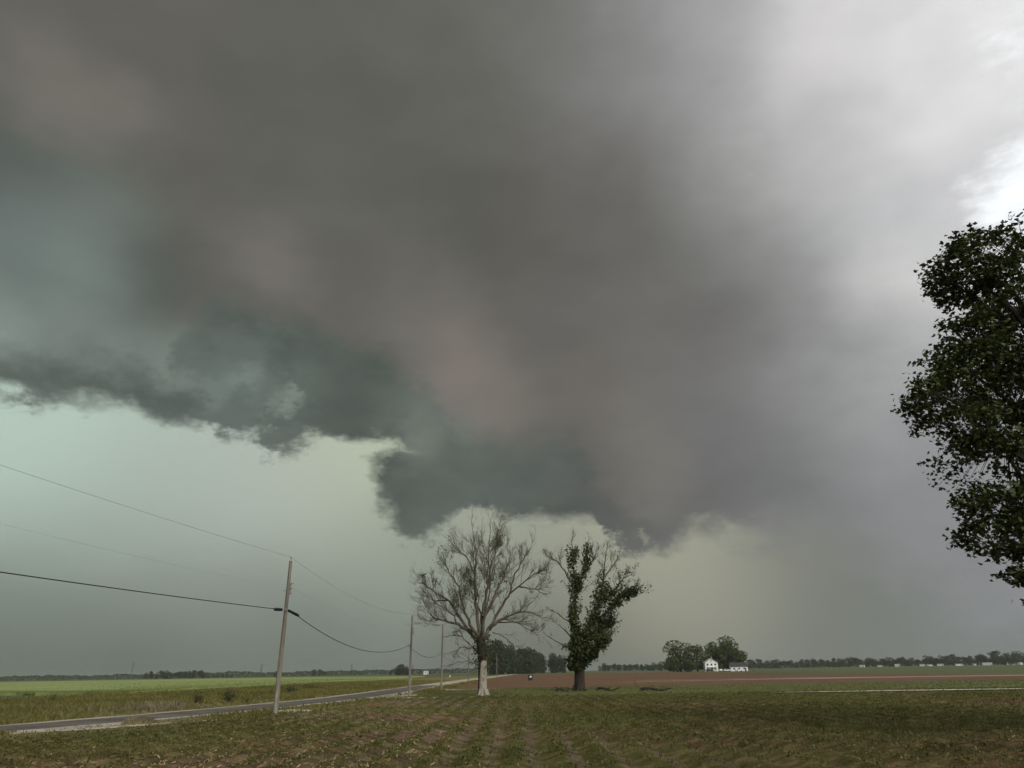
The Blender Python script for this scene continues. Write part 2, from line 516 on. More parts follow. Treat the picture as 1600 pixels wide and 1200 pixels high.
M_SOIL = soil_material()
M_ASPHALT = asphalt_material()
M_SEEDLING = leafy('seedling_leaf', [(0.030, 0.032, 0.008), (0.075, 0.082, 0.020), (0.125, 0.128, 0.034), (0.215, 0.205, 0.075)], 0.6, 0.2, clump=0.3)
M_STRAW = leafy('dry_straw', [(0.200, 0.138, 0.080), (0.338, 0.241, 0.140), (0.500, 0.380, 0.230)], 0.8, 0.1)
M_WEED = leafy('verge_weed', [(0.085, 0.083, 0.022), (0.136, 0.131, 0.037), (0.194, 0.182, 0.054), (0.294, 0.247, 0.093)], 0.7, 0.25, clump=0.12)
M_DRYGRASS = leafy('dry_grass', [(0.13, 0.105, 0.062), (0.21, 0.175, 0.11), (0.32, 0.27, 0.175)], 0.8, 0.2)
M_WHEATBLADE = leafy('wheat_blade', [(0.138, 0.172, 0.053), (0.200, 0.237, 0.079), (0.261, 0.294, 0.110)], 0.6, 0.3, clump=0.1)

# ================================================================== the land
g = MB()
g.quad((-14000, -14000, 0), (14000, -14000, 0), (14000, 14000, 0), (-14000, 14000, 0))
tag(g.build('ground', M_GROUND), kind='structure')


def interp(pts, y):
    if y <= pts[0][0]:
        return pts[0][1]
    for (a, b), (c, d) in zip(pts, pts[1:]):
        if y <= c:
            t = (y - a) / (c - a)
            return b + (d - b) * t
    return pts[-1][1]


# road centre: x as a function of y
ROAD = [(-80, -92), (-30, -56), (0, -39), (14, -31), (24, -26), (32, -21.9), (38, -19.9), (46, -18.1), (54, -16.7), (64, -15.2), (78, -14.6), (95, -14.5), (125, -14.5), (160, -14.0), (250, -12.6), (480, -7.2), (800, 3.0)]


def road_x(y):
    # light smoothing of the polyline
    return (interp(ROAD, y - 4) + interp(ROAD, y) * 2 + interp(ROAD, y + 4)) / 4


def ribbon(name, centre, half, ys, z, mat, jitter=0.0, seed=1, kind='structure', half_r=None):
    r = random.Random(seed)
    m = MB()
    prev = None
    for y in ys:
        x = centre(y)
        hl = half(y) if callable(half) else half
        hr = (half_r(y) if callable(half_r) else half_r) if half_r is not None else hl
        a = (x - hl + r.uniform(-jitter, jitter), y, z)
        b = (x + hr + r.uniform(-jitter, jitter), y, z)
        if prev:
            m.quad(prev[0], prev[1], b, a)
        prev = (a, b)
    return tag(m.build(name, mat), kind=kind)


def steps(a, b, d0, grow=1.0):
    out, y, d = [], a, d0
    while y < b:
        out.append(y)
        y += d
        d *= grow
    out.append(b)
    return out


def patch(name, outline, z, mat, jitter=0.0, step=1.5, seed=3, skirt=False):
    """flat sheet with a ragged outline"""
    r = random.Random(seed)
    pts = []
    for i, a in enumerate(outline):
        b = outline[(i + 1) % len(outline)]
        L = math.hypot(b[0] - a[0], b[1] - a[1])
        k = max(1, int(L / step))
        for j in range(k):
            t = j / k
            pts.append((a[0] + (b[0] - a[0]) * t + r.uniform(-jitter, jitter), a[1] + (b[1] - a[1]) * t + r.uniform(-jitter, jitter), z))
    me = bpy.data.meshes.new(name)
    bm = bmesh.new()
    f = bm.faces.new([bm.verts.new(p) for p in pts])
    bm.normal_update()
    if f.normal.z < 0:
        f.normal_flip()
    rim = list(f.verts)
    bmesh.ops.triangulate(bm, faces=[f])
    if skirt:
        low = [bm.verts.new((q.co.x, q.co.y, 0.0)) for q in rim]
        for i in range(len(rim)):
            k = (i + 1) % len(rim)
            bm.faces.new((rim[k], rim[i], low[i], low[k]))
    bm.to_mesh(me)
    bm.free()
    me.materials.append(mat)
    o = bpy.data.objects.new(name, me)
    COL.objects.link(o)
    return tag(o, kind='structure')


# verge on both sides of the road
ribbon('road_verge', road_x, 30, steps(-80, 430, 4, 1.03), 0.004, M_VERGE, 0.8, 2, half_r=lambda y: 12 if y < 60 else 6.0)
ribbon('road_shoulder', road_x, 2.75, steps(-80, 800, 0.8, 1.02), 0.010, M_GRAVEL, 0.42, 5, half_r=lambda y: 2.95 + (0.9 if 26 < y < 36 else 0) + (0.6 if 60 < y < 120 else 0))
ribbon('road', road_x, 1.95, steps(-80, 128, 0.9), 0.018, M_ASPHALT, 0.10, 6)
ribbon('gravel_road', road_x, 2.35, steps(127.5, 800, 3, 1.02), 0.022, M_GRAVEL, 0.15, 7)

# fields right of the road
patch('green_cover_strip', [(-9.2, 61), (160, 59), (170, 97), (-8.6, 95)], 0.008, M_STRIP, 0.7, 2.0, 11)
patch('ploughed_field', [(-9.0, 95), (60, 98), (170, 99), (170, 148), (97, 150), (92, 300), (100, 520), (-2, 520), (-9.5, 160)], 0.012, M_PLOUGH, 0.8, 2.5, 12)
patch('dry_strip', [(14, 126), (40, 132), (80, 128), (170, 122), (170, 136), (90, 137), (55, 144), (38, 137), (22, 131)], 0.020, M_DRY, 0.5, 1.5, 13)
patch('dry_strip', [(20, 141), (60, 152), (64, 155), (24, 146)], 0.020, M_DRY, 0.5, 1.5, 14)
patch('dry_strip', [(-9.5, 92.0), (-2, 92.6), (-2.5, 94.2), (-9.5, 95.2)], 0.022, M_GRAVEL, 0.25, 0.8, 15)
patch('farm_track', [(-12.6, 62.6), (-9, 63.2), (-3.6, 63.6), (-3.4, 64.2), (-8, 65.0), (-10.5, 66.2), (-12.4, 70)], 0.024, M_GRAVEL, 0.2, 0.6, 16)
patch('bare_patch', [(-12.6, 68), (-10.2, 68.6), (-9.0, 71), (-10.2, 76), (-11.8, 84), (-12.6, 80)], 0.026, M_GRAVEL, 0.25, 0.6, 17)
patch('bare_patch', [(-13.9, 42.6), (-11.7, 42.8), (-11.3, 43.9), (-12.0, 45.4), (-13.4, 46.6), (-14.2, 44.6)], 0.026, M_GRAVEL, 0.22, 0.4, 18)
patch('bare_patch', [(-18.6, 30.0), (-17.0, 31.2), (-14.6, 34.6), (-12.7, 37.6), (-13.1, 38.0), (-15.3, 35.8), (-17.6, 32.4)], 0.026, M_GRAVEL, 0.22, 0.4, 19)
patch('gravel_drive', [(18.5, 57.2), (24, 56.5), (60, 54.4), (140, 51.4), (140, 53.6), (60, 56.3), (24, 57.8), (19, 57.7)], 0.20, M_LIME, 0.12, 0.8, 20)

# wheat left of the road: a standing crop with a top surface and a fringe of blades
wheat_outline = [(-47, 92), (-58, 98), (-80, 108), (-140, 122), (-400, 165), (-900, 240), (-900, 690), (-190, 690), (-52, 430), (-46, 300), (-46, 160)]
patch('wheat_field', wheat_outline, 0.36, M_WHEAT, 0.5, 2.0, 21, skirt=True)

# ---- foreground seedbed with furrows
ROW = 0.97
FIELD_L = [(8, -21), (24, -18.6), (34, -13.6), (41, -11.6), (46, -11.0), (56, -10.6), (62, -9.6)]


def field_z(x, y):
    ridge = 0.058 * cos(2 * pi * x / ROW)
    n = mnoise.noise((x * 3.1, y * 2.2, 7.7)) * 0.012
    edge = min((x - interp(FIELD_L, y)) / 1.5, (61.8 - y) / 1.5, (90 - x) / 2)
    return 0.008 + max(0.0, min(1.0, edge)) * (0.105 + ridge + n)


fm = MB()
xs = steps(-22, 30, 0.16) + steps(30.4, 90, 0.6)
ysf = steps(9, 40, 0.2) + steps(40.3, 62, 0.35)
idx = {}
for j, y in enumerate(ysf):
    for i, x in enumerate(xs):
        idx[i, j] = len(fm.v)
        xx = max(x, interp(FIELD_L, y) - 0.3 + 0.5 * mnoise.noise((0, y * 0.7, 0)))
        fm.v.append((xx, y, field_z(xx, y)))
for j in range(len(ysf) - 1):
    for i in range(len(xs) - 1):
        if xs[i + 1] > interp(FIELD_L, ysf[j]) - 0.6:
            fm.f.append((idx[i, j], idx[i + 1, j], idx[i + 1, j + 1], idx[i, j + 1]))
            fm.mi.append(0)
tag(fm.build('seedbed_field', M_SOIL, smooth=True), kind='structure')


# ---- small vegetation, joined: nobody could count it
def blade(m, x, y, z, h, w, lean, az):
    dx, dy = cos(az), sin(az)
    px, py = -dy * w / 2, dx * w / 2
    l1, l2 = lean * h * 0.35, lean * h
    m.quad((x - px, y - py, z), (x + px, y + py, z), (x + px * .8 + dx * l1, y + py * .8 + dy * l1, z + h * .6), (x + dx * l2, y + dy * l2, z + h), (x - px * .8 + dx * l1, y - py * .8 + dy * l1, z + h * .6))


def tuft(m, x, y, z, h, w, n=4):
    for _ in range(n):
        blade(m, x + rnd.uniform(-w, w) * 2, y + rnd.uniform(-w, w) * 2, z, h * rnd.uniform(.6, 1.15), w, rnd.uniform(.2, .9), rnd.uniform(0, 2 * pi))


def leaf_quad(m, c, s, up=0.5, aspect=0.7):
    """small leaf, two triangles folded on the midrib"""
    n = Vector((rnd.gauss(0, 1), rnd.gauss(0, 1), rnd.gauss(0, 1) + up)).normalized()
    t = n.orthogonal().normalized()
    t = Matrix.Rotation(rnd.uniform(0, 2 * pi), 3, n) @ t
    b = n.cross(t)
    c = Vector(c)
    m.quad(c - t * s * .5, c + b * s * aspect * .5 + n * s * .12, c + t * s * .5, c - b * s * aspect * .5 + n * s * .12)


def in_view_x(y, pad=1.0):
    return y * 0.70 + pad


seed = MB()
straw = MB()
for k in range(-22, 62):
    x0 = k * ROW
    y = 15.0
    while y < 61.5:
        y += rnd.uniform(0.06, 0.12) * (1 + y / 50)
        if abs(x0) > in_view_x(y) or x0 < interp(FIELD_L, y) + 0.2:
            continue
        d = mnoise.noise((x0 * 0.11, y * 0.06, 1.7)) * 0.9 + mnoise.noise((x0 * 0.5, y * 0.3, 5.2)) * 0.5
        if rnd.random() > 0.62 + d * 1.1:
            continue
        x = x0 + rnd.gauss(0, 0.085)
        z = field_z(x, y) - 0.01
        h = rnd.uniform(0.04, 0.10) * (1 + max(0, d) * .6)
        for _ in range(4 if y > 35 else 6):
            leaf_quad(seed, (x + rnd.gauss(0, .07), y + rnd.gauss(0, .09), z + rnd.uniform(.2, 1) * h), rnd.uniform(.045, .085), 1.2)
# weeds between the rows
for _ in range(90000):
    y = 15 + 47 * rnd.random() ** 0.8
    x = rnd.uniform(-in_view_x(y), in_view_x(y))
    if x < interp(FIELD_L, y) - 2.5:
        continue
    d = mnoise.noise((x * 0.13, y * 0.09, 9.3)) + 0.4 * mnoise.noise((x * .7, y * .7, 2.2))
    if d + .03 * min(x + 1, 4) < rnd.uniform(-0.35, 0.35) or (rnd.random() < .35 and cos(2 * pi * x / ROW) < -.1):
        continue
    z = max(field_z(x, y), 0.008)
    if rnd.random() < .45:
        tuft(seed, x, y, z, rnd.uniform(.05, .13), .010 + y * 0.0003, 3)
    else:
        for _ in range(2):
            leaf_quad(seed, (x + rnd.gauss(0, .06), y + rnd.gauss(0, .06), z + rnd.uniform(.01, .06)), rnd.uniform(.04, .08), 1.4)
for _ in range(15000):
    y = 15 + 40 * rnd.random() ** 1.3
    x = rnd.uniform(-in_view_x(y), in_view_x(y))
    if x < interp(FIELD_L, y) - 1:
        continue
    d = mnoise.noise((x * 0.09, y * 0.07, 21.0)) - 0.02 * (x + 3)
    if d < rnd.uniform(-.2, .5):
        continue
    z = field_z(x, y) + 0.012
    a, L, w = rnd.uniform(0, pi), rnd.uniform(.04, .13), rnd.uniform(.006, .012)
    c, s = cos(a), sin(a)
    t = rnd.uniform(-.02, .05)
    straw.quad((x - c * L / 2 + s * w, y - s * L / 2 - c * w, z), (x + c * L / 2 + s * w, y + s * L / 2 - c * w, z + t), (x + c * L / 2 - s * w, y + s * L / 2 + c * w, z + t + .01), (x - c * L / 2 - s * w, y - s * L / 2 + c * w, z + .01))
tag(seed.build('crop_seedlings', M_SEEDLING), 'low green seedlings and weeds in rows across the brown foreground field', 'seedlings', kind='stuff')
tag(straw.build('crop_residue', M_STRAW), 'pale straw litter strewn over the foreground soil', 'straw', kind='stuff')

verge_green, verge_dry = MB(), MB()
BARE = [(-13.9, -11.2, 42.4, 46.8), (-13, -3.2, 62.4, 66.5), (-12.8, -9, 66.5, 84), (-18.6, -13, 29.5, 38), (-9.6, -2, 92, 95.2)]


def is_bare(x, y):
    return any(a < x < b and c < y < d for a, b, c, d in BARE)


n_try = 0
while n_try < 30000:
    n_try += 1
    y = 26 + 170 * rnd.random() ** 2.2
    left = rnd.random() < .84
    if left:
        u = rnd.random()
        x = road_x(y) - 2.9 - u * 29
        h = rnd.uniform(.10, .22) + .26 * max(0.0, min(1.0, (u - .06) * 4)) * rnd.uniform(.3, 1)
    else:
        x = road_x(y) + 3.1 + rnd.random() * (5.5 if y < 60 else 3)
        h = rnd.uniform(.08, .24)
    if abs(x) > in_view_x(y, 2) or (is_bare(x, y) and rnd.random() < .85):
        continue
    d = mnoise.noise((x * .12, y * .05, 33.0)) + .5 * mnoise.noise((x * .4, y * .2, 1.0))
    if not left and d < -.15:
        continue
    w = .03 + y * .0006
    if d < -0.34 and rnd.random() < .45:
        tuft(verge_dry, x, y, 0, h * .8, w, 4)
    else:
        tuft(verge_green, x, y, 0, h * (1 + max(0, d) * .6), w, 4)
for _ in range(150):       # bleached bank beside the road
    a = rnd.gauss(0, 1)
    tuft(verge_dry, -23.0 + rnd.gauss(0, .9) - a * .3, 50.5 + a * 1.9, 0, rnd.uniform(.2, .55), .04, 4)
for _ in range(5000):      # short cover beyond the seedbed
    y = 61 + 34 * rnd.random()
    x = rnd.uniform(-9.5, in_view_x(y))
    if is_bare(x, y):
        continue
    tuft(verge_green, x, y, 0, rnd.uniform(.06, .16), .05, 3)
for _ in range(160):       # pale stones and dry stems along the shoulder
    y = rnd.uniform(28, 40)
    tuft(verge_dry, road_x(y) + rnd.uniform(3.0, 5.4), y, 0, rnd.uniform(.05, .14), .03, 3)
tag(verge_green.build('verge_grass', M_WEED), 'rough green and brown grass and weeds along the road verges', 'grass', kind='stuff')
tag(verge_dry.build('dry_verge_grass', M_DRYGRASS), 'bleached dry grass scattered along the road verges', 'dry grass', kind='stuff')

wb_m = MB()
for _ in range(15000):
    if rnd.random() < .5:
        i = rnd.randrange(3)
        a, b = wheat_outline[i], wheat_outline[i + 1]
        t = rnd.random()
        x, y = a[0] + (b[0] - a[0]) * t, a[1] + (b[1] - a[1]) * t + abs(rnd.gauss(0, 3))
    else:
        y = 95 + 240 * rnd.random() ** 1.5
        x = -47.5 - abs(rnd.gauss(0, 2 + (y - 90) * .25))
    tuft(wb_m, x, y, .18, rnd.uniform(.24, .34), .05 + y * .0005, 3)
tag(wb_m.build('wheat_blades', M_WHEATBLADE), 'pale green wheat blades standing along the edge of the left field', 'wheat', kind='stuff')

# ================================================================== trees
M_BARK = mottled('grey_brown_bark', [(0, (0.055, 0.046, 0.033)), (0.5, (0.110, 0.094, 0.070)), (1, (0.18, 0.158, 0.122))], 3.0, stretch=(1, 1, 0.25), fine=14.0, bs_strength=0.6, dist=0.05)
M_DARKBARK = mottled('dark_bark', [(0, (0.018, 0.014, 0.010)), (0.5, (0.036, 0.029, 0.021)), (1, (0.068, 0.056, 0.042))], 3.0, stretch=(1, 1, 0.25), fine=14.0, bs_strength=0.7, dist=0.05)
M_BAREWOOD = mottled('bleached_bare_wood', [(0, (0.10, 0.08, 0.06)), (0.35, (0.27, 0.24, 0.195)), (1, (0.48, 0.44, 0.37))], 1.6, stretch=(1, 1, 0.3), fine=8.0, bs_strength=0.4, dist=0.03)
M_LEAF_IVY = leafy('ivy_green_leaf', [(0.022, 0.03, 0.010), (0.042, 0.056, 0.016), (0.078, 0.095, 0.027), (0.13, 0.142, 0.047)], 0.5, 0.2, clump=0.5)
M_LEAF_YOUNG = leafy('young_yellow_green_leaf', [(0.05, 0.065, 0.02), (0.09, 0.11, 0.035), (0.16, 0.165, 0.06)], 0.6, 0.35, clump=0.5)
M_LEAF_NEAR = leafy('maple_leaf', [(0.020, 0.027, 0.009), (0.044, 0.057, 0.016), (0.10, 0.118, 0.032)], 0.55, 0.10, spec=0.2, clump=0.6)
M_LEAF_FAR = leafy('far_tree_leaf', [(0.018, 0.026, 0.010), (0.034, 0.045, 0.016), (0.06, 0.072, 0.025)], 0.7, 0.15, clump=0.12)
M_LEAF_FARM = leafy('farm_tree_leaf', [(0.030, 0.044, 0.013), (0.064, 0.085, 0.024), (0.135, 0.155, 0.046)], 0.7, 0.2, clump=0.15)

M_SHRUB = leafy('shrub_leaf', [(0.035, 0.042, 0.014), (0.06, 0.068, 0.024), (0.10, 0.105, 0.04)], 0.6, 0.25, clump=0.4)
DEAD = {
    'l1': [(-0.2, 4.87), (-0.63, 7.36), (-0.71, 9.49), (-0.65, 11.22), (-0.58, 13.15), (-0.89, 14.6)],
    'l1b': [(-0.67, 10.79), (-1.48, 12.42), (-2.32, 13.17)],
    'l2': [(-0.15, 5.14), (0.03, 7.91), (0.47, 9.9), (0.7, 11.64), (1.16, 13.27), (1.43, 14.5)],
    'l2b': [(0.63, 11.2), (0.1, 13.28), (-0.12, 14.3)],
    'l3': [(0.17, 4.72), (0.9, 6.22), (1.79, 7.88), (2.84, 9.28), (3.16, 10.87), (3.94, 12.18), (4.4, 12.9)],
    'l4': [(2.69, 9.0), (4.19, 10.13), (5.4, 10.83), (6.0, 11.1)],
    'l4b': [(3.58, 9.56), (5.07, 9.54), (5.9, 9.2)],
    'l5': [(0.61, 5.67), (1.48, 6.49), (2.95, 7.16), (4.42, 7.42), (5.5, 6.95)],
    'l6': [(1.34, 6.35), (2.64, 6.26), (3.65, 5.9), (4.8, 5.1)],
    'l6b': [(0.89, 5.39), (1.76, 5.11), (2.47, 4.55), (2.97, 3.87)],
    'l7': [(-0.33, 4.73), (-1.14, 5.98), (-1.73, 7.66), (-2.2, 9.51), (-2.96, 10.82), (-3.6, 11.7)],
    'l8': [(-0.62, 4.6), (-1.72, 6.12), (-2.91, 7.96), (-4.41, 9.11), (-5.47, 9.99), (-6.0, 10.3)],
    'l8b': [(-3.51, 8.53), (-4.69, 8.55), (-5.5, 9.1)],
    'l9': [(-0.99, 5.42), (-2.44, 6.13), (-3.47, 6.43), (-4.35, 6.58), (-5.0, 7.15)],
    'l9b': [(-2.44, 6.13), (-2.9, 7.11), (-4.08, 7.83)],
    'l10': [(-0.4, 3.25), (-1.27, 4.34), (-2.14, 5.03), (-3.01, 5.18)],
    'l11': [(0.03, 6.79), (1.36, 9.45), (2.12, 11.18), (2.5, 12.6)],
    'l12': [(-0.26, 2.19), (-1.26, 2.67), (-2.11, 2.68), (-2.96, 2.43)],
    'l13': [(-0.4, 3.65), (-1.12, 3.93), (-2.13, 4.08), (-2.7, 3.69)],
}
GREEN = {
    'g1': [(0.12, 2.37), (-0.0, 4.81), (-0.04, 7.31), (-0.0, 9.88), (-0.05, 12.35), (-0.11, 14.5)],
    'g2': [(-0.03, 9.23), (0.92, 11.34), (1.52, 12.99), (1.81, 15.0)],
    'g2b': [(1.1, 11.66), (2.03, 12.98), (2.6, 13.8)],
    'g3': [(0.32, 2.37), (1.23, 4.79), (2.02, 7.12), (2.83, 9.51), (3.38, 11.46), (3.82, 14.0)],
    'g3b': [(3.31, 11.13), (4.2, 12.28), (4.9, 13.2)],
    'g4': [(1.99, 6.65), (3.56, 7.89), (4.8, 8.83), (5.7, 9.5), (6.4, 9.6)],
    'g5': [(3.13, 8.86), (4.54, 9.97), (5.3, 11.1), (6.0, 11.4)],
    'g6': [(-0.34, 6.37), (-1.62, 7.34), (-2.76, 7.91)],
    'g7': [(-0.41, 4.82), (-1.02, 5.76), (-1.98, 6.56)],
    'g8': [(-0.12, 4.05), (-1.57, 4.45), (-3.18, 5.33)],
    'g9': [(-0.0, 9.88), (-1.09, 11.87), (-1.73, 12.87), (-2.4, 13.2)],
    'g10': [(0.46, 2.67), (1.83, 3.86), (3.05, 5.08)],
    'g11': [(1.39, 4.79), (2.78, 6.01), (4.0, 6.93)],
}


def bend(pts2, depth, wig=0.12, sub=3):
    """(x, z) outline of a limb into a 3-D path that also runs towards or away from us"""
    P = [Vector((x, 0, z)) for x, z in pts2]
    out = []
    L = len(P) - 1
    for i in range(L):
        for j in range(sub):
            t = j / sub
            q = P[i].lerp(P[i + 1], t)
            u = (i + t) / L
            out.append(q + Vector((rnd.gauss(0, wig), depth * u ** 0.8 + rnd.gauss(0, wig), rnd.gauss(0, wig * .6))) * (1 if out else 0))
    out.append(P[-1] + Vector((0, depth, 0)))
    return out


def twig(m, p, d, L, r, lev, leaves=None, kids=(2, 4), gnarl=0.09, lift=0.05):
    n = 4 if lev > 0 else 3
    pts, q, dd = [p.copy()], p.copy(), d.normalized()
    for i in range(n):
        dd = (dd + Vector((rnd.gauss(0, gnarl), rnd.gauss(0, gnarl), rnd.gauss(0, gnarl) + lift))).normalized()
        q = q + dd * (L / n)
        pts.append(q.copy())
    m.tube(pts, [r * (1 - .72 * i / n) for i in range(n + 1)], 3 if lev < 2 else 4, cap=False)
    if leaves is not None:
        leaves.append(q.copy())
    if lev <= 0:
        return
    for k in range(rnd.randint(*kids)):
        i = rnd.randint(1, n)
        base = pts[i]
        ax = (pts[i] - pts[i - 1]).normalized()
        side = Vector((rnd.gauss(0, 1), rnd.gauss(0, 1), rnd.gauss(0, 1)))
        side = (side - ax * side.dot(ax)).normalized()
        nd = (ax * rnd.uniform(.9, 1.3) + side * rnd.uniform(.35, .7))
        twig(m, base, nd, L * rnd.uniform(.5, .85), max(r * .58, .009), lev - 1, leaves, kids, gnarl, lift)


def limb(m, pts, r0, r1, kids, L, lev, leaves=None, start=0.3, sides=6, lift=0.05, tw=0.03):
    n = len(pts)
    rad = [r0 + (r1 - r0) * (i / (n - 1)) ** 0.7 for i in range(n)]
    m.tube(pts, rad, sides, cap=False)
    for k in range(kids):
        u = start + (1 - start) * rnd.random()
        i = max(1, min(n - 1, int(u * (n - 1) + .5)))
        ax = (pts[i] - pts[i - 1]).normalized()
        side = Vector((rnd.gauss(0, 1), rnd.gauss(0, 1), rnd.gauss(0, .8) + .25))
        side = (side - ax * side.dot(ax)).normalized()
        twig(m, pts[i], ax * rnd.uniform(.7, 1.2) + side * .75, L * (1.15 - .5 * u) * rnd.uniform(.6, 1.2), min(tw, rad[i] * .6), lev, leaves, lift=lift)
    twig(m, pts[-1], pts[-1] - pts[-2], L * .8, r1, lev, leaves, lift=lift)


# ---- the nearly bare tree with the white trunk
def bare_tree():
    t = thing('bare_tree', (-3.0, 67.9, 0), 'nearly leafless spreading tree with a peeled white lower trunk', 'tree')
    tr = MB()
    base = [(0.05, 0, 0.0), (0.0, 0, 0.35), (-0.03, 0, 1.2), (0.0, .03, 2.2), (0.0, .05, 3.2)]
    tr.tube(base, [0.46, 0.40, 0.37, 0.36, 0.38], 12, cap=False, rough=0.08)
    for a in (0.2, 1.5, 2.9, 4.0, 5.3):      # root flare
        tr.tube([(0.30 * cos(a), 0.30 * sin(a), 0.5), (0.46 * cos(a), 0.46 * sin(a), 0.14), (0.62 * cos(a), 0.62 * sin(a), -0.05)], [0.16, 0.11, 0.04], 6, cap=False)
    tr.build('trunk', M_BAREWOOD, t, smooth=True)
    bk = MB()                                 # bark still clinging to the left side and the upper trunk
    bk.tube([(-0.22, -.03, 0.02), (-0.20, -.04, 0.9), (-0.22, -.03, 1.8), (-0.17, 0, 2.9)], [0.27, 0.22, 0.22, 0.28], 9, cap=False, rough=0.1)
    bk.tube([(0.0, .05, 2.85), (-0.04, .05, 3.25), (-0.12, 0, 3.78), (-0.18, 0, 4.6), (-0.2, 0, 5.4)], [0.39, 0.44, 0.48, 0.45, 0.30], 10, cap=False, rough=0.1)
    for _ in range(11):                       # tongues of bark running down over the bare wood
        a = rnd.uniform(0, 2 * pi)
        zt = rnd.uniform(1.6, 2.75)
        bk.tube([(.34 * cos(a) + .02, .34 * sin(a) + .04, 3.15), (.36 * cos(a + .1), .36 * sin(a + .1) + .03, (3.15 + zt) / 2), (.37 * cos(a + .05) - .02, .37 * sin(a + .05), zt)], [.13, rnd.uniform(.07, .1), .02], 6, cap=False)
    bk.build('bark', M_DARKBARK, t, smooth=True)
    crown = []
    dep = dict(l1=-1.2, l1b=-1.0, l2=1.6, l2b=2.0, l3=-0.8, l4=-2.2, l4b=1.8, l5=2.6, l6=-2.0, l6b=1.0, l7=-2.2, l8=1.2, l8b=2.6, l9=-1.6, l9b=-2.6, l10=1.2, l11=3.2, l12=-.8, l13=1.0)
    start_y = dict(l1b=-.9, l2b=1.3, l4=-.5, l4b=-.7, l6=.8, l6b=.3, l8b=.7, l9b=-1.0)
    for k, pts in DEAD.items():
        big = k in ('l1', 'l2', 'l3', 'l7', 'l8', 'l5', 'l9', 'l11')
        path = bend([(x * .95, 4 + (z - 4) * .915) for x, z in pts], dep[k] - start_y.get(k, 0), 0.07)
        if k in start_y:
            path = [p + Vector((0, start_y[k], 0)) for p in path]
        b = MB()
        low = k in ('l10', 'l12', 'l13', 'l6b')
        limb(b, path, 0.19 if big else (0.05 if low else 0.085), 0.028, 19 if big else (9 if low else 12), 1.4 if not low else .9, 3 if not low else 2, crown, 0.22, 7, lift=0.10 if not low else -0.05)
        b.build('limb', M_BARK, t)
    # limbs running towards and away from the road, hidden among the others from here
    for a, ln in ((-1.3, 6.0), (1.2, 6.2), (1.9, 5.4)):
        b = MB()
        path = [Vector((0.1 * cos(a), .2 * sin(a), 4.4))]
        for i in range(1, 10):
            u = i / 9
            path.append(Vector((cos(a) * ln * .55 * u, sin(a) * ln * .62 * u, 4.4 + (9.2 if ln > 5.5 else 6.5) * u ** .85)) + Vector((rnd.gauss(0, .1), rnd.gauss(0, .1), rnd.gauss(0, .08))))
        limb(b, path, 0.13, 0.026, 12, 1.7, 3, crown, 0.35, 6, lift=0.1)
        b.build('limb', M_BARK, t)
    lv = MB()
    mid = [p for p in crown if abs(p.x + 0.2) < 2.6 and 5 < p.z < 10.8]
    for p in rnd.sample(mid, min(len(mid), 330)):
        for _ in range(4):
            leaf_quad(lv, p + Vector((rnd.gauss(0, .14), rnd.gauss(0, .14), rnd.gauss(0, .14))), rnd.uniform(.10, .2))
    for _ in range(420):                      # creeper up the trunk
        z = rnd.uniform(2.2, 5.2)
        a = rnd.uniform(0, 2 * pi)
        rr = 0.5 + abs(rnd.gauss(0, .22))
        leaf_quad(lv, (rr * cos(a) - .1, rr * sin(a), z), rnd.uniform(.12, .24))
    tag(lv.build('leaves', M_LEAF_IVY, t), kind='stuff')
    ly = MB()
    tips = [p for p in crown if (p.x > 0.6 and p.x < 2.4 and p.z > 13.2) or (p.x < -2.6 and p.z > 9.6) or (p.z > 8.5 and -2.8 < p.x < -1.2 and p.z < 10.5)]
    for p in rnd.sample(tips, min(len(tips), 900)):
        for _ in range(3):
            leaf_quad(ly, p + Vector((rnd.gauss(0, .12), rnd.gauss(0, .12), rnd.gauss(0, .12))), rnd.uniform(.07, .13))
    tag(ly.build('young_leaves', M_LEAF_YOUNG, t), kind='stuff')
    return t


bare_tree()


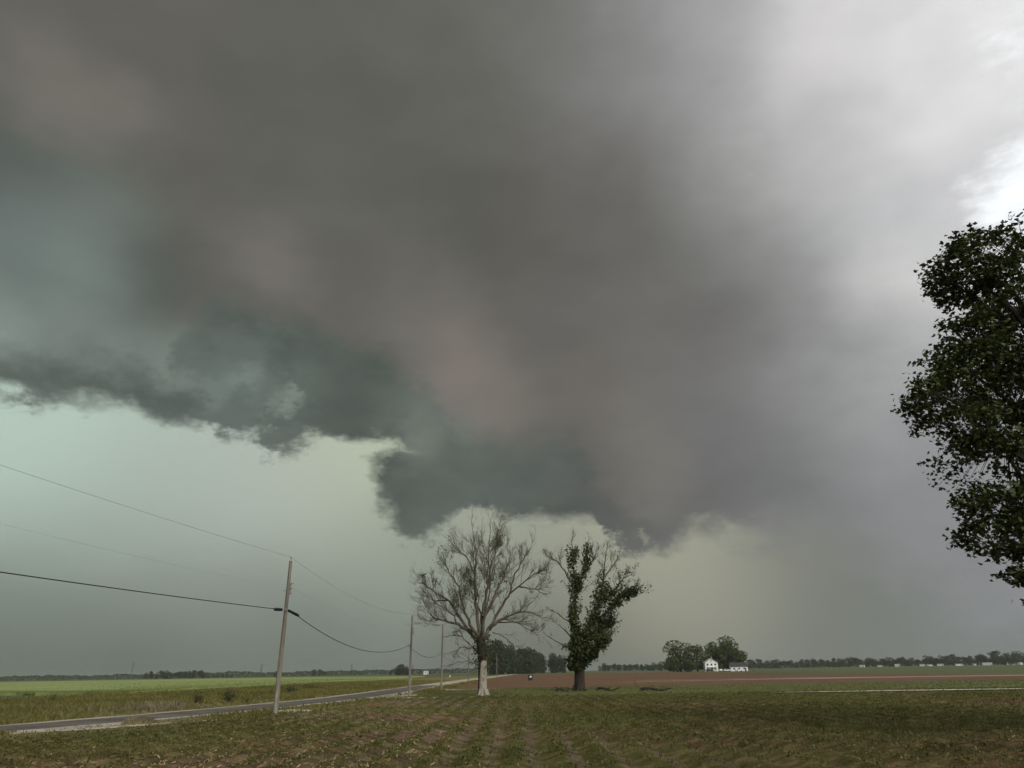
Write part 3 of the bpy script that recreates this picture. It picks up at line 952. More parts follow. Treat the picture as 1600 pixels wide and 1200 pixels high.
# ---- the ivy-clad forked tree
def forked_tree():
    t = thing('forked_tree', (6.2, 77.3, 0), 'forked dark green tree with bare dead tips, its trunk thick with leaves', 'tree')
    tr = MB()
    tr.tube([(0.0, 0, -.02), (0.02, 0, .3), (0.08, 0, 0.9), (0.15, 0, 1.8), (0.2, 0, 3.2), (0.15, 0, 3.9)], [0.72, 0.58, 0.52, 0.50, 0.5, 0.4], 12, cap=False, rough=.08)
    for a in (0.1, 1.2, 2.4, 3.4, 4.4, 5.5):
        tr.tube([(0.45 * cos(a), 0.45 * sin(a), .5), (.64 * cos(a), .64 * sin(a), .13), (.85 * cos(a), .85 * sin(a), -.05)], [.16, .11, .04], 6, cap=False)
    tr.build('trunk', M_DARKBARK, t, smooth=True)
    dep = dict(g1=-.8, g2=.8, g2b=1.0, g3=1.0, g3b=1.8, g4=-1.2, g5=.6, g6=-.8, g7=.6, g8=-.9, g9=-1.2, g10=-1.6, g11=1.6)
    sy = dict(g2=-.5, g2b=.3, g3b=.8, g4=.5, g5=.7, g9=-.5, g11=.3)
    tips = []
    paths = {}
    for k, pts in GREEN.items():
        path = bend([(x * .97, 3 + (z - 3) * .97) for x, z in pts], dep[k] - sy.get(k, 0), 0.06)
        path = [p + Vector((0, sy.get(k, 0), 0)) for p in path]
        paths[k] = path
        b = MB()
        if k in ('g6', 'g7', 'g8'):
            limb(b, path, .09, .03, 5, .7, 1, None, .3, 6)
        else:
            big = k in ('g1', 'g3')
            limb(b, path, .30 if big else .13, .03, 14 if big else 9, 1.1, 3, tips, .35 if not big else .45, 7, lift=.1)
        b.build('limb', M_BARK if k in ('g6', 'g7', 'g8', 'g9', 'g3b') else M_DARKBARK, t)
    lv = MB()

    def clothe(path, u0, u1, n, rad, size=(.16, .34)):
        for _ in range(n):
            u = rnd.uniform(u0, u1) * (len(path) - 1)
            i = min(int(u), len(path) - 2)
            c = path[i].lerp(path[i + 1], u - i)
            a = rnd.uniform(0, 2 * pi)
            lump = .55 + .75 * abs(mnoise.noise((c.z * 1.1, a, c.x)))
            rr = rad * lump * rnd.random() ** .45
            if mnoise.noise((c.x * .9 + rr * cos(a), rr * sin(a) * 1.1, c.z * 1.25)) < -.14:
                continue
            leaf_quad(lv, c + Vector((rr * cos(a), rr * sin(a), rnd.gauss(0, .25))), rnd.uniform(*size))

    clothe(paths['g1'], 0.0, .97, 3000, .95)
    clothe(paths['g1'], .1, .5, 900, 1.1)
    clothe(paths['g2'], .1, 1.0, 1000, .65)
    clothe(paths['g3'], 0.0, .74, 3000, 1.15)
    clothe(paths['g4'], 0.0, .97, 2000, .95)
    clothe(paths['g5'], 0.0, .5, 700, .8)
    clothe(paths['g10'], 0.0, 1.0, 2300, 1.1)
    clothe(paths['g11'], 0.0, .95, 1700, 1.1)
    for _ in range(3600):                     # the shaggy skirt round the lower trunk
        z = rnd.uniform(1.9, 6.2)
        a = rnd.uniform(0, 2 * pi)
        prof = (.8 + 1.05 * sin((z - 1.7) / 4.6 * pi) ** .8) * (.65 + .6 * abs(mnoise.noise((z * .8, a * 1.2, 4))))
        rr = prof * rnd.random() ** .4
        if mnoise.noise((rr * cos(a) * 1.1, rr * sin(a) * 1.1, z * 1.3 + 7)) < -.1:
            continue
        leaf_quad(lv, (rr * cos(a) + .1 + (z - 3) * .22, rr * sin(a), z), rnd.uniform(.16, .36))
    for p in rnd.sample(tips, min(500, len(tips))):
        if p.z < 12.3 and p.x > -1.5:
            for _ in range(3):
                leaf_quad(lv, p + Vector((rnd.gauss(0, .15), rnd.gauss(0, .15), rnd.gauss(0, .15))), rnd.uniform(.12, .24))
    tag(lv.build('leaves', M_LEAF_IVY, t), kind='stuff')
    return t


forked_tree()


# ---- the big leafy tree standing close by on the right
def maple_leaf(m, c, n, t, s):
    """lobed leaf, creased along the midrib"""
    b = n.cross(t)
    o = n * s * .10
    P = lambda u, w, k=0: tuple(c + t * s * u + b * s * w + o * k)
    m.quad(P(0, 0), P(.15, .42, 1), P(.52, .52, 1.3), P(.55, .22, .6), P(1.0, 0), P(.55, -.22, .6), P(.52, -.52, 1.3), P(.15, -.42, 1))


def near_tree():
    bx, by = 17.5, 21.0
    t = thing('leafy_tree', (bx, by, 0), 'large dense dark-leaved tree close by, cut off by the right edge of the photo', 'tree')
    O = Vector((bx, by, 0))
    tr = MB()
    tr.tube([(0, 0, -.05), (0, 0, .4), (.05, 0, 1.5), (.1, .05, 3.2), (.0, .1, 5.2), (-.1, .1, 8), (.1, .1, 11.5), (.2, .2, 14.5)], [.72, .5, .42, .38, .34, .26, .16, .06], 12, cap=False, rough=.06)
    tr.build('trunk', M_DARKBARK, t, smooth=True)
    # leaf masses: centre (world), radii
    lobes = [((17.6, 21, 14.4), (3.0, 2.8, 1.8)), ((15.3, 20.3, 14.0), (1.5, 1.8, 1.1)), ((14.7, 20.0, 13.5), (1.0, 1.3, .75)), ((20.0, 21.5, 13.5), (3.0, 3.0, 2.2)),
             ((16.0, 20, 11.6), (2.0, 2.4, 1.55)), ((14.1, 19.7, 11.0), (.95, 1.5, 1.0)), ((13.6, 19.5, 10.1), (.8, 1.3, .7)), ((18.5, 21, 11), (3.2, 3.2, 2.6)),
             ((12.5, 19.0, 9.0), (1.3, 1.5, .62)), ((12.9, 19.1, 8.2), (1.35, 1.5, .6)), ((14.8, 19.6, 9.1), (1.2, 1.6, .8)), ((13.2, 19.0, 7.45), (.9, 1.2, .42)), ((17.8, 20.5, 8.4), (2.6, 2.8, 1.6)),
             ((21.5, 21.5, 9.5), (2.8, 3.2, 3.0)), ((14.6, 19.3, 6.45), (1.0, 1.4, .5)), ((13.1, 19.0, 5.9), (1.15, 1.3, .5)), ((12.5, 18.9, 5.0), (.85, 1.1, .5)), ((13.6, 19.0, 4.75), (.8, 1.2, .42)), ((13.1, 18.9, 3.95), (.55, .7, .30)),
             ((15.8, 19.6, 5.6), (1.4, 1.8, .8)), ((18.0, 21, 6.0), (2.2, 2.6, 1.2)), ((14.2, 19.0, 3.75), (.6, .7, .32)), ((13.7, 19.0, 3.35), (.5, .6, .3)), ((20.5, 21, 6.2), (2.4, 2.6, 1.4)),
             ((17.5, 24.0, 10), (3.2, 1.8, 3.6)), ((18.0, 18.2, 9.5), (2.8, 1.4, 3.2)), ((19, 23, 6.5), (2.2, 1.6, 1.3))]
    br = MB()
    leaves = []
    for (cx, cy, cz), (rx, ry, rz_) in lobes:
        C = Vector((cx, cy, cz)) - O
        z0 = max(2.6, min(12.0, C.z - 1.0 - .55 * math.hypot(C.x, C.y)))
        st = Vector((0, .05, z0))
        path = [st.lerp(C, i / 6) + Vector((rnd.gauss(0, .12), rnd.gauss(0, .12), .35 * sin(pi * i / 6) + rnd.gauss(0, .08))) * (1 if i else 0) for i in range(7)]
        br.tube(path, [.13 * (1 - .75 * i / 6) for i in range(7)], 6, cap=False)
        vol = rx * ry * rz_
        n = int(min(580, 90 * vol ** .66 + 50))
        for _ in range(n):
            while True:
                u = Vector((rnd.uniform(-1, 1), rnd.uniform(-1, 1), rnd.uniform(-1, 1)))
                if .25 < u.length < 1:
                    break
            u = u.normalized() * u.length ** .5 * (1 + .22 * mnoise.noise(u * 2.3 + C))
            p = C + Vector((u.x * rx, u.y * ry, u.z * rz_))
            if mnoise.noise((p + O) * .95) < -.07:      # gaps of sky
                continue
            if rnd.random() < .5:
                q = C + Vector((u.x * rx * .35, u.y * ry * .35, u.z * rz_ * .35 - .1))
                br.tube([q, q.lerp(p, .5) + Vector((0, 0, .05)), p], [.018, .012, .005], 3, cap=False)
            k = rnd.randint(8, 12)
            for _ in range(k):
                n_ = Vector((rnd.gauss(0, .7), rnd.gauss(0, .7), .9)).normalized()
                t_ = n_.orthogonal().normalized()
                t_ = Matrix.Rotation(rnd.uniform(0, 2 * pi), 3, n_) @ t_
                t_ = (t_ + Vector((0, 0, -.35))).normalized()
                n_ = (n_ - t_ * n_.dot(t_)).normalized()
                leaves.append((p + Vector((rnd.gauss(0, .115), rnd.gauss(0, .115), rnd.gauss(0, .085))), n_, t_, rnd.uniform(.10, .175)))
    tag(br.build('branches', M_DARKBARK, t), kind='stuff')
    # the leaves that show largest are parts of their own, the rest one mass
    def shown(lf):
        w_ = lf[0] + O
        return (w_ - Vector((0, 0, CAM_H))).length if w_.x / w_.y < .74 else 1e6
    leaves.sort(key=lambda lf: shown(lf) / lf[3])
    one = MB()
    maple_leaf(one, Vector((0, 0, 0)), Vector((0, 0, 1)), Vector((1, 0, 0)), 1.0)
    leaf_me = one.mesh('leaf', M_LEAF_NEAR)
    for c_, n_, t_, s_ in leaves[:300]:
        o_ = bpy.data.objects.new('leaf', leaf_me)
        COL.objects.link(o_)
        o_.parent = t
        o_.matrix_local = Matrix.Translation(c_) @ Matrix((t_, n_.cross(t_), n_)).transposed().to_4x4() @ Matrix.Scale(s_, 4)
    lv = MB()
    for lf in leaves[300:]:
        maple_leaf(lv, *lf)
    tag(lv.build('leaves', M_LEAF_NEAR, t), kind='stuff')


near_tree()


# ---- trees in the distance: a few crown meshes of unit size, shared
def crown_mesh(name, seed_, lobes, n, size, mat, tall=1.0):
    r = random.Random(seed_)
    m = MB()
    for i in range(n):
        (cx, cy, cz), rr = lobes[r.randrange(len(lobes))]
        while True:
            u = Vector((r.uniform(-1, 1), r.uniform(-1, 1), r.uniform(-1, 1)))
            if .3 < u.length < 1:
                break
        u = u.normalized() * u.length ** .4 * (1 + .25 * mnoise.noise(u * 2.2 + Vector((seed_, cx * 9, cz * 9))))
        leaf_quad(m, (cx + u.x * rr, cy + u.y * rr, (cz + u.z * rr * .85) * tall), size * r.uniform(.6, 1.3), .4, .85)
    return m.mesh(name, mat)


def rand_lobes(seed_, n=11, w=.42, low=.22):
    r = random.Random(seed_)
    L = [((0, 0, .62), .26)]
    for i in range(n):
        a = r.uniform(0, 2 * pi)
        z = r.uniform(low + .12, .86)
        d = w * (1 - abs(z - .5) * 1.1) * r.uniform(.3, .75)
        L.append(((d * cos(a), d * sin(a), z), r.uniform(.13, .21)))
    return L


tm = MB()
tm.tube([(0, 0, -.01), (0, 0, .06), (.005, 0, .2), (0, .005, .42), (0, 0, .7)], [.035, .026, .021, .016, .006], 7, cap=False)
for a in (.4, 1.9, 3.2, 4.6):
    tm.tube([(0, 0, .22 + .03 * a), (.1 * cos(a), .1 * sin(a), .38 + .03 * a), (.18 * cos(a), .18 * sin(a), .55 + .02 * a)], [.012, .009, .003], 4, cap=False)
TRUNK_FAR = tm.mesh('trunk', M_DARKBARK)
CROWN_FAR = [crown_mesh('crown', 100 + i, rand_lobes(50 + i, 12 + i % 4, .40 + .05 * (i % 4), -.02), 1000, .075, M_LEAF_FAR) for i in range(6)]
CROWN_FARM = [crown_mesh('crown', 200 + i, rand_lobes(80 + i, 17, .48, .0), 3200, .045, M_LEAF_FARM) for i in range(3)]


def far_tree(x, y, h, w, mesh, label, group, name='distant_tree', rz=None):
    t = thing(name, (x, y, 0), label, 'tree', group)
    rz = rnd.uniform(0, 2 * pi) if rz is None else rz
    link_mesh('trunk', TRUNK_FAR, t, (0, 0, 0), rz, (h, h, h))
    link_mesh('crown', mesh, t, (0, 0, 0), rz, (w, w, h))
    return t


def nth(i):
    return f"{i}{'th' if 10 <= i % 100 <= 20 else {1: 'st', 2: 'nd', 3: 'rd'}.get(i % 10, 'th')}"


def ratio(px):
    """ground bearing (x over y) of a column of the photo near the horizon"""
    return (px - 800) / 1220.0 * (1 + 0.006 * ((px - 800) / 800))


# trees round the white farmhouse
for (rx, y, h, w, mi, lab) in [
    (.214, 545, 19.5, 20, 0, 'broad mid-green tree at the left end of the farmyard group'),
    (.236, 535, 17.0, 14, 1, 'rounded green tree just left of the white farmhouse'),
    (.226, 520, 8.0, 9, 2, 'low dark bushy tree at the foot of the left farmyard tree'),
    (.204, 525, 9.5, 10, 1, 'small green tree at the outer left edge of the farmyard'),
    (.2615, 555, 19.5, 14, 2, 'dark tree directly behind the white farmhouse roof'),
    (.279, 548, 22.0, 20, 0, 'tallest dark green tree right of the white farmhouse'),
    (.268, 545, 14.0, 13, 1, 'shaded dark tree between farmhouse and the low white building'),
    (.290, 540, 15.5, 12, 2, 'dark tree rising above the low white building'),
]:
    far_tree(rx * y, y, h * 1.06, w * 1.45, CROWN_FARM[mi], lab, 'trees around the farmhouse', 'farmyard_tree')

# the wood between the bare tree and the forked tree
rw = random.Random(5)
for i in range(44):
    u = i / 43 if i < 26 else rw.random()
    front = i < 26
    y = 610 + u * 190 + (0 if front else rw.uniform(15, 60))
    x = y * (-.034 + u * .098) + rw.uniform(-2, 2)
    h = (24.0 - 4.5 * u) * rw.uniform(.82, 1.06) * (1.0 if u > .12 else 1.12)
    far_tree(x, y, h, h * rw.uniform(.62, .85), CROWN_FAR[rw.randrange(6)], f'dark tree in the wood between bare and forked trees, {nth(i + 1)} from its left end' if front else 'tree in the rear rows of the wood between the bare and forked trees', 'trees of the wood')

# tree line on the right, far behind the farm
px = 940.0
count_a = count_b = 0
while px < 1606:
    gap_house = 1060 < px < 1165
    if not gap_house:
        y = 1600 - (px - 940) * .42 + rw.uniform(-60, 60)
        h = rw.uniform(12, 19) * (1.0 if px < 1540 else 1.25)
        if px < 1045:
            y, h = 1250 + rw.uniform(-80, 80), rw.uniform(9, 14)
        if px < 1060:
            count_a += 1
            lab = f'dark tree in the distant line between forked tree and farm, {nth(count_a)} from left'
        else:
            count_b += 1
            lab = f'dark tree in the distant line right of the farm, {nth(count_b)} from left'
        far_tree(ratio(px) * y, y, h, h * rw.uniform(.9, 1.4), CROWN_FAR[rw.randrange(6)], lab, 'distant tree line on the right')
    px += rw.uniform(6, 12)
# scattered clumps and lone trees on the left horizon
for pa, pb, y, h, n, lab in [
    (208, 300, 1150, 11.5, 13, 'dark tree in the long clump on the left horizon'), (300, 345, 1250, 6.5, 7, 'low tree at the thin right end of the left horizon clump'),
    (417, 419, 1100, 10.5, 1, 'lone round tree on the horizon left of the first power pole'), (476, 486, 1300, 10.5, 2, 'tree in the small horizon pair right of the first power pole'),
    (492, 493, 1300, 9.5, 1, 'small round tree beside the horizon pair'), (609, 627, 1000, 12.0, 4, 'tree in the rounded clump just left of the second power pole'),
    (598, 602, 1150, 6.5, 1, 'small tree left of the rounded clump'), (645, 662, 1350, 6.5, 3, 'low tree on the horizon right of the second power pole')]:
    for i in range(n):
        p = pa + (pb - pa) * (i / max(1, n - 1)) + rw.uniform(-1, 1)
        yy = y + rw.uniform(-30, 30)
        hh = h * rw.uniform(.78, 1.1)
        far_tree(ratio(p) * yy, yy, hh, hh * rw.uniform(.95, 1.35), CROWN_FAR[rw.randrange(6)], lab if n == 1 else f'{lab}, {nth(i + 1)} from left', 'horizon trees on the left')

# far belts of woods along the horizon: each reads as one mass
for nm, p0, p1, n_, lab in (('far_woods', -60, 770, 20000, 'thin hazy belt of woods along the left horizon'), ('far_woods', 930, 1650, 17000, 'hazy belt of woods behind the tree line on the right horizon')):
    fw = MB()
    for i in range(n_):
        p = rw.uniform(p0, p1)
        y = 1900 + rw.uniform(-100, 100)
        hh = (9 + 6.0 * max(0, mnoise.noise((p * .013, 3, 0)) + .25) + 3.5 * mnoise.noise((p * .09, 8, 0)))
        z = rw.random() ** .8 * max(hh, 2.5)
        leaf_quad(fw, (ratio(p) * y, y, z), rw.uniform(1.8, 3.8), .3, .8)
    tag(fw.build(nm, M_LEAF_FAR), lab, 'woods', kind='stuff')


# ---- shrubs and a straw heap on the verge
def shrub(x, y, h, w, n, label, mat=M_WEED, name='shrub', z=0.0):
    t = thing(name, (x, y, z), label, 'shrub', 'shrubs on the road verge' if name == 'shrub' else None)
    st = MB()
    ends = []
    for _ in range(9):
        a = rnd.uniform(0, 2 * pi)
        e = Vector((w * .42 * cos(a) * rnd.random(), w * .42 * sin(a) * rnd.random(), h * rnd.uniform(.5, 1)))
        st.tube([(0, 0, -.02), (e.x * .4, e.y * .4, e.z * .5), e], [.02, .014, .006], 4, cap=False)
        ends.append(e)
    st.build('stems', M_BARK, t)
    lv = MB()
    for _ in range(n):
        e = rnd.choice(ends) * rnd.uniform(.45, 1)
        leaf_quad(lv, e * rnd.uniform(.5, 1.1) + Vector((rnd.gauss(0, w * .22), rnd.gauss(0, w * .22), abs(rnd.gauss(0, h * .1)))), rnd.uniform(.08, .16))
    tag(lv.build('foliage', mat, t), kind='stuff')


shrub(-21.6, 57.9, 1.08, 1.02, 360, 'dark upright shrub on the verge left of the first power pole', M_SHRUB)
shrub(-23.6, 57.2, 0.84, 0.85, 260, 'smaller shrub left of the dark upright shrub by the road', M_SHRUB)
shrub(-20.3, 58.4, 0.72, 1.10, 220, 'low thin shrub just right of the dark upright shrub by the road')
shrub(-24.6, 83.8, 1.04, 1.70, 420, 'rounded dark shrub on the verge right of the first power pole', M_SHRUB)
shrub(-38.9, 64.7, 0.88, 0.85, 200, 'small leafy shrub among the weeds at far left')
shrub(-27.5, 103, 0.88, 3.06, 520, 'wide low bush on the far verge midway to the second power pole', M_SHRUB)
shrub(-23.5, 116, 0.96, 2.38, 420, 'bushy clump on the far verge nearest the second power pole')
shrub(124, 402, 1.9, 1.6, 160, 'tiny isolated bush in the field right of the low white building', M_LEAF_IVY, 'field_bush')

# ================================================================== power line
M_POLE = mottled('weathered_pole_wood', [(0, (0.09, 0.075, 0.058)), (0.5, (0.20, 0.178, 0.148)), (1, (0.36, 0.335, 0.29))], 2.0, stretch=(1, 1, 0.06), fine=20.0, bs_strength=0.5, dist=0.02)
M_STEEL = flat('galvanised_steel', (0.18, 0.18, 0.18), 0.5, 0.5)
M_BLACK = flat('black_cable_jacket', (0.012, 0.012, 0.013), 0.6, 0.3)
M_WIRE = flat('weathered_wire', (0.06, 0.065, 0.065), 0.5, 0.4)
M_PORC = flat('grey_porcelain', (0.33, 0.33, 0.32), 0.3, 0.5)

POLES = [(-18.2, 8.0, 8.2), (-12.1, 39.0, 7.62), (-9.7, 69.6, 6.85), (-9.15, 93.3, 7.4), (-9.4, 150, 7.6), (-8.6, 215, 8.0), (-7.4, 285, 8.2)]
POLE_LABELS = ['weathered wooden power pole beside the road behind the left edge', 'tall bleached wooden power pole nearest the camera with black cable joints',
               'second power pole, at the dirt track left of the bare tree', 'third power pole, close to the bare tree on its left',
               'fourth, thin far power pole just right of the third', 'fifth, very thin far power pole left of the bare tree', 'sixth, barely visible power pole at the end of the line']
TEL = [5.0, 5.1, 4.37, 4.2, 4.3, 4.5, 4.6]


def pole(i):
    x, y, h = POLES[i]
    t = thing('power_pole', (x, y, 0), POLE_LABELS[i], 'power pole', 'power poles along the road')
    m = MB()
    m.tube([(0, 0, -.05), (0, 0, h * .3), (.015, 0, h * .65), (0.02, 0, h)], [.125, .115, .095, .08], 12, rough=.03)
    m.build('pole_shaft', M_POLE, t, smooth=False)
    m = MB()
    m.tube([(.02, 0, h - .02), (.02, 0, h + .10)], .016, 6)
    m.tube([(.02, 0, h + .08), (.02, 0, h + .13), (.02, 0, h + .16), (.02, 0, h + .21), (.02, 0, h + .23)], [.035, .06, .035, .055, .03], 9)
    m.build('insulator', M_PORC, t)
    if i <= 3:
        zb = h - 1.45 if i == 1 else h - 1.3
        m = MB()
        m.box(.15, 0, zb, .04, .05, .62)
        m.box(-.16, 0, zb - .10, .10, .05, .04)
        for k in (-.25, 0, .25):
            m.box(.21, 0, zb + k, .14, .05, .03)
        m.build('spool_bracket', M_STEEL, t)
        for k in (-.25, 0, .25):
            s = MB()
            s.tube([(.27, 0, zb + k - .045), (.27, 0, zb + k - .02), (.27, 0, zb + k + .02), (.27, 0, zb + k + .045)], [.045, .03, .03, .045], 8)
            s.build('spool_insulator', M_PORC, t)
    m = MB()
    m.box(0, -.13, TEL[i], .12, .09, .1)
    m.build('cable_clamp', M_STEEL, t)
    if i == 1:
        m = MB()
        a = Vector((-.16, -.16, TEL[1] + .0))
        m.tube([a, a + Vector((-.16, -.55, -.02)), a + Vector((-.2, -.62, -.02))], [.075, .085, .03], 8)
        m.build('cable_joint', M_BLACK, t)
        m = MB()
        a = Vector((.12, .14, TEL[1] - .03))
        m.tube([a, a + Vector((.22, .9, -.16)), a + Vector((.26, 1.1, -.2))], [.07, .08, .03], 8)
        m.build('cable_joint', M_BLACK, t)
    return t


for i in range(len(POLES)):
    pole(i)


def span(m, a, b, sag, r, n=22):
    a, b = Vector(a), Vector(b)
    pts = []
    for i in range(n + 1):
        u = i / n
        p = a.lerp(b, u)
        p.z -= sag * 4 * u * (1 - u)
        pts.append(p)
    m.tube(pts, r, 5, cap=False)


top, neu, tel = MB(), MB(), MB()
for i in range(len(POLES) - 1):
    (x0, y0, h0), (x1, y1, h1) = POLES[i], POLES[i + 1]
    span(top, (x0 + .02, y0, h0 + .2), (x1 + .02, y1, h1 + .2), .18 if i == 0 else .75, .0048)
    if i < 3:
        span(neu, (x0 + .27, y0, h0 - 1.45), (x1 + .27, y1, h1 - 1.45), .28 if i == 0 else .5, .002)
    span(tel, (x0 - (.3 if i else 0), y0 - .15, TEL[i]) if i != 1 else (x0 + .3, y0 + .9, TEL[1] - .18), (x1 - (.3 if i == 0 else 0), y1 - (.6 if i == 0 else .15), TEL[i + 1]), .12 if i == 0 else (1.2 if i == 1 else .8), .019 if i < 3 else .015)
tag(top.build('power_line', M_WIRE), 'thin upper wire running over the tops of the power poles', 'wire')
tag(neu.build('neutral_wire', M_WIRE), 'faint middle wire between the upper wire and the black cable', 'wire')
tag(tel.build('telephone_cable', M_BLACK), 'thick black sagging cable strung along the power poles', 'cable')

# ================================================================== lattice towers on the horizon
M_LATTICE = flat('dull_lattice_steel', (0.10, 0.105, 0.105), 0.6, 0.3)


def pylon(x, y, h, label):
    t = thing('lattice_tower', (x, y, 0), label, 'pylon', 'lattice towers on the left horizon', rz=.5)
    b = h * .085
    leg = lambda sx, sy, u: Vector((sx * b * (1 - .88 * u), sy * b * (1 - .88 * u), h * u))
    for sx, sy in ((-1, -1), (1, -1), (1, 1), (-1, 1)):
        m = MB()
        m.tube([leg(sx, sy, 0), leg(sx, sy, .5), leg(sx, sy, 1)], .28, 4)
        m.build('leg', M_LATTICE, t)
    m = MB()
    C = ((-1, -1), (1, -1), (1, 1), (-1, 1))
    for k in range(8):
        u0, u1 = 1 - .88 ** k * 1.0 if k else 0, 1 - .62 ** (k + 1)
        u0, u1 = k / 8, (k + 1) / 8
        for q in range(4):
            a, c = C[q], C[(q + 1) % 4]
            m.tube([leg(*a, u0), leg(*c, u1)], .15, 3, cap=False)
            m.tube([leg(*c, u0), leg(*a, u1)], .15, 3, cap=False)
    m.build('bracing', M_LATTICE, t)
    for zz, L in ((.78, .15), (.88, .13), (.97, .10)):
        m = MB()
        for s in (-1, 1):
            m.tube([(0, 0, h * zz), (s * h * L, 0, h * zz + .3)], .16, 4)
            m.tube([(0, 0, h * zz + h * .03), (s * h * L, 0, h * zz + .3)], .11, 4)
        m.build('cross_arm', M_LATTICE, t)


pylon(ratio(183) * 1600, 1600, 33, 'faint lattice tower on the horizon above the left tree clump')
pylon(ratio(391) * 1900, 1900, 30, 'faint lattice tower on the horizon just left of the first power pole')
pylon(ratio(536) * 2100, 2100, 28, 'faint lattice tower on the horizon between first and second power poles')
pylon(ratio(634) * 2300, 2300, 27, 'faintest lattice tower, beside the second power pole')

# ================================================================== farm buildings
M_SIDING = mottled('white_painted_siding', [(0, (0.74, 0.74, 0.72)), (1, (0.82, 0.82, 0.80))], 0.6, rough=.5, spec=.3)
M_ROOF = flat('dark_shingle', (0.055, 0.055, 0.057), .85, .2)
M_ROOF_PALE = flat('pale_shingle', (0.42, 0.42, 0.41), .8, .2)
M_PANE = flat('dark_window_glass', (0.02, 0.023, 0.026), .12, .6)
M_TRIM = flat('white_trim', (0.8, 0.8, 0.78), .5, .3)
M_DOOR = flat('dark_door', (0.07, 0.06, 0.055), .5, .3)
M_CONC = flat('concrete', (0.3, 0.29, 0.27), .9, .2)


def window(t, x, y, z, w, h, nx=0):
    """window in the wall facing -y: frame with a recessed pane and a sill"""
    f = MB()
    for sx in (-1, 1):
        f.box(x + sx * (w / 2 + .05), y - .03, z, .1, .1, h + .2)
    for sz in (-1, 1):
        f.box(x, y - .03, z + sz * (h / 2 + .05), w, .1, .1)
    o = f.build('window', M_TRIM, t)
    p = MB()
    p.box(x, y + .01 - .03, z, w, .03, h)
    p.build('pane', M_PANE, o)
    s = MB()
    s.box(x, y - .07, z - h / 2 - .13, w + .4, .16, .06)
    s.build('sill', M_TRIM, o)


def gable_house(x, y):
    t = thing('farmhouse', (x, y, 0), 'white two-storey gabled farmhouse among dark trees', 'house', rz=-.12)
    w, d, e, r = 8.6, 9.5, 5.7, 8.2
    m = MB()
    A = [(-w / 2, 0), (w / 2, 0)]
    m.quad((-w / 2, 0, 0), (w / 2, 0, 0), (w / 2, 0, e), (0, 0, r), (-w / 2, 0, e))
    m.quad((w / 2, d, 0), (-w / 2, d, 0), (-w / 2, d, e), (0, d, r), (w / 2, d, e))
    m.quad((-w / 2, d, 0), (-w / 2, 0, 0), (-w / 2, 0, e), (-w / 2, d, e))
    m.quad((w / 2, 0, 0), (w / 2, d, 0), (w / 2, d, e), (w / 2, 0, e))
    m.build('wall', M_SIDING, t)
    rf = MB()
    for s in (-1, 1):
        o_ = .45
        k = (r - e) / (w / 2)
        p0 = (0, -o_, r + .18)
        p1 = (s * (w / 2 + o_), -o_, e - k * o_ + .18)
        for dz in (0, -.16):
            pass
        P = [(0, -o_), (0, d + o_)]
        a, b = (0, -o_, r + .2), (0, d + o_, r + .2)
        c, f = (s * (w / 2 + o_), d + o_, e - k * o_ + .2), (s * (w / 2 + o_), -o_, e - k * o_ + .2)
        lo = [(q[0], q[1], q[2] - .17) for q in (a, b, c, f)]
        rf.quad(a, b, c, f)
        rf.quad(*reversed(lo))
        rf.quad(f, a, lo[0], lo[3])
        rf.quad(b, c, lo[2], lo[1])
        rf.quad(c, f, lo[3], lo[2])
    roof = rf.build('roof', M_ROOF_PALE, t)
    c = MB()
    c.box(1.2, 5.5, r + .3, .7, .7, 1.6)
    c.build('chimney', M_CONC, roof)
    for xx in (-2.55, 0.05, 2.5):
        window(t, xx, 0, 4.35, 1.05, 1.15)
    window(t, -2.55, 0, 1.75, 1.05, 1.45)
    window(t, 2.6, 0, 1.75, 1.05, 1.45)
    window(t, 0, 0, 6.75, .6, .75)
    dr = MB()
    dr.box(.1, -.03, 1.1, 1.1, .1, 2.2)
    dd = dr.build('door', M_DOOR, t)
    h_ = MB()
    h_.box(.5, -.1, 1.05, .06, .08, .12)
    h_.build('handle', M_STEEL, dd)
    pr = MB()
    pr.box(0, -.95, 2.75, 5.6, 1.9, .18)
    pr.build('porch_roof', M_TRIM, t)
    st = MB()
    st.box(0, -.95, .2, 5.6, 1.9, .4)
    st.build('porch_floor', M_CONC, t)
    for xx in (-2.6, -.9, .95, 2.6):
        p = MB()
        p.box(xx, -1.75, 1.53, .16, .16, 2.26)
        p.build('porch_post', M_TRIM, t)


gable_house(.2545 * 520, 520)


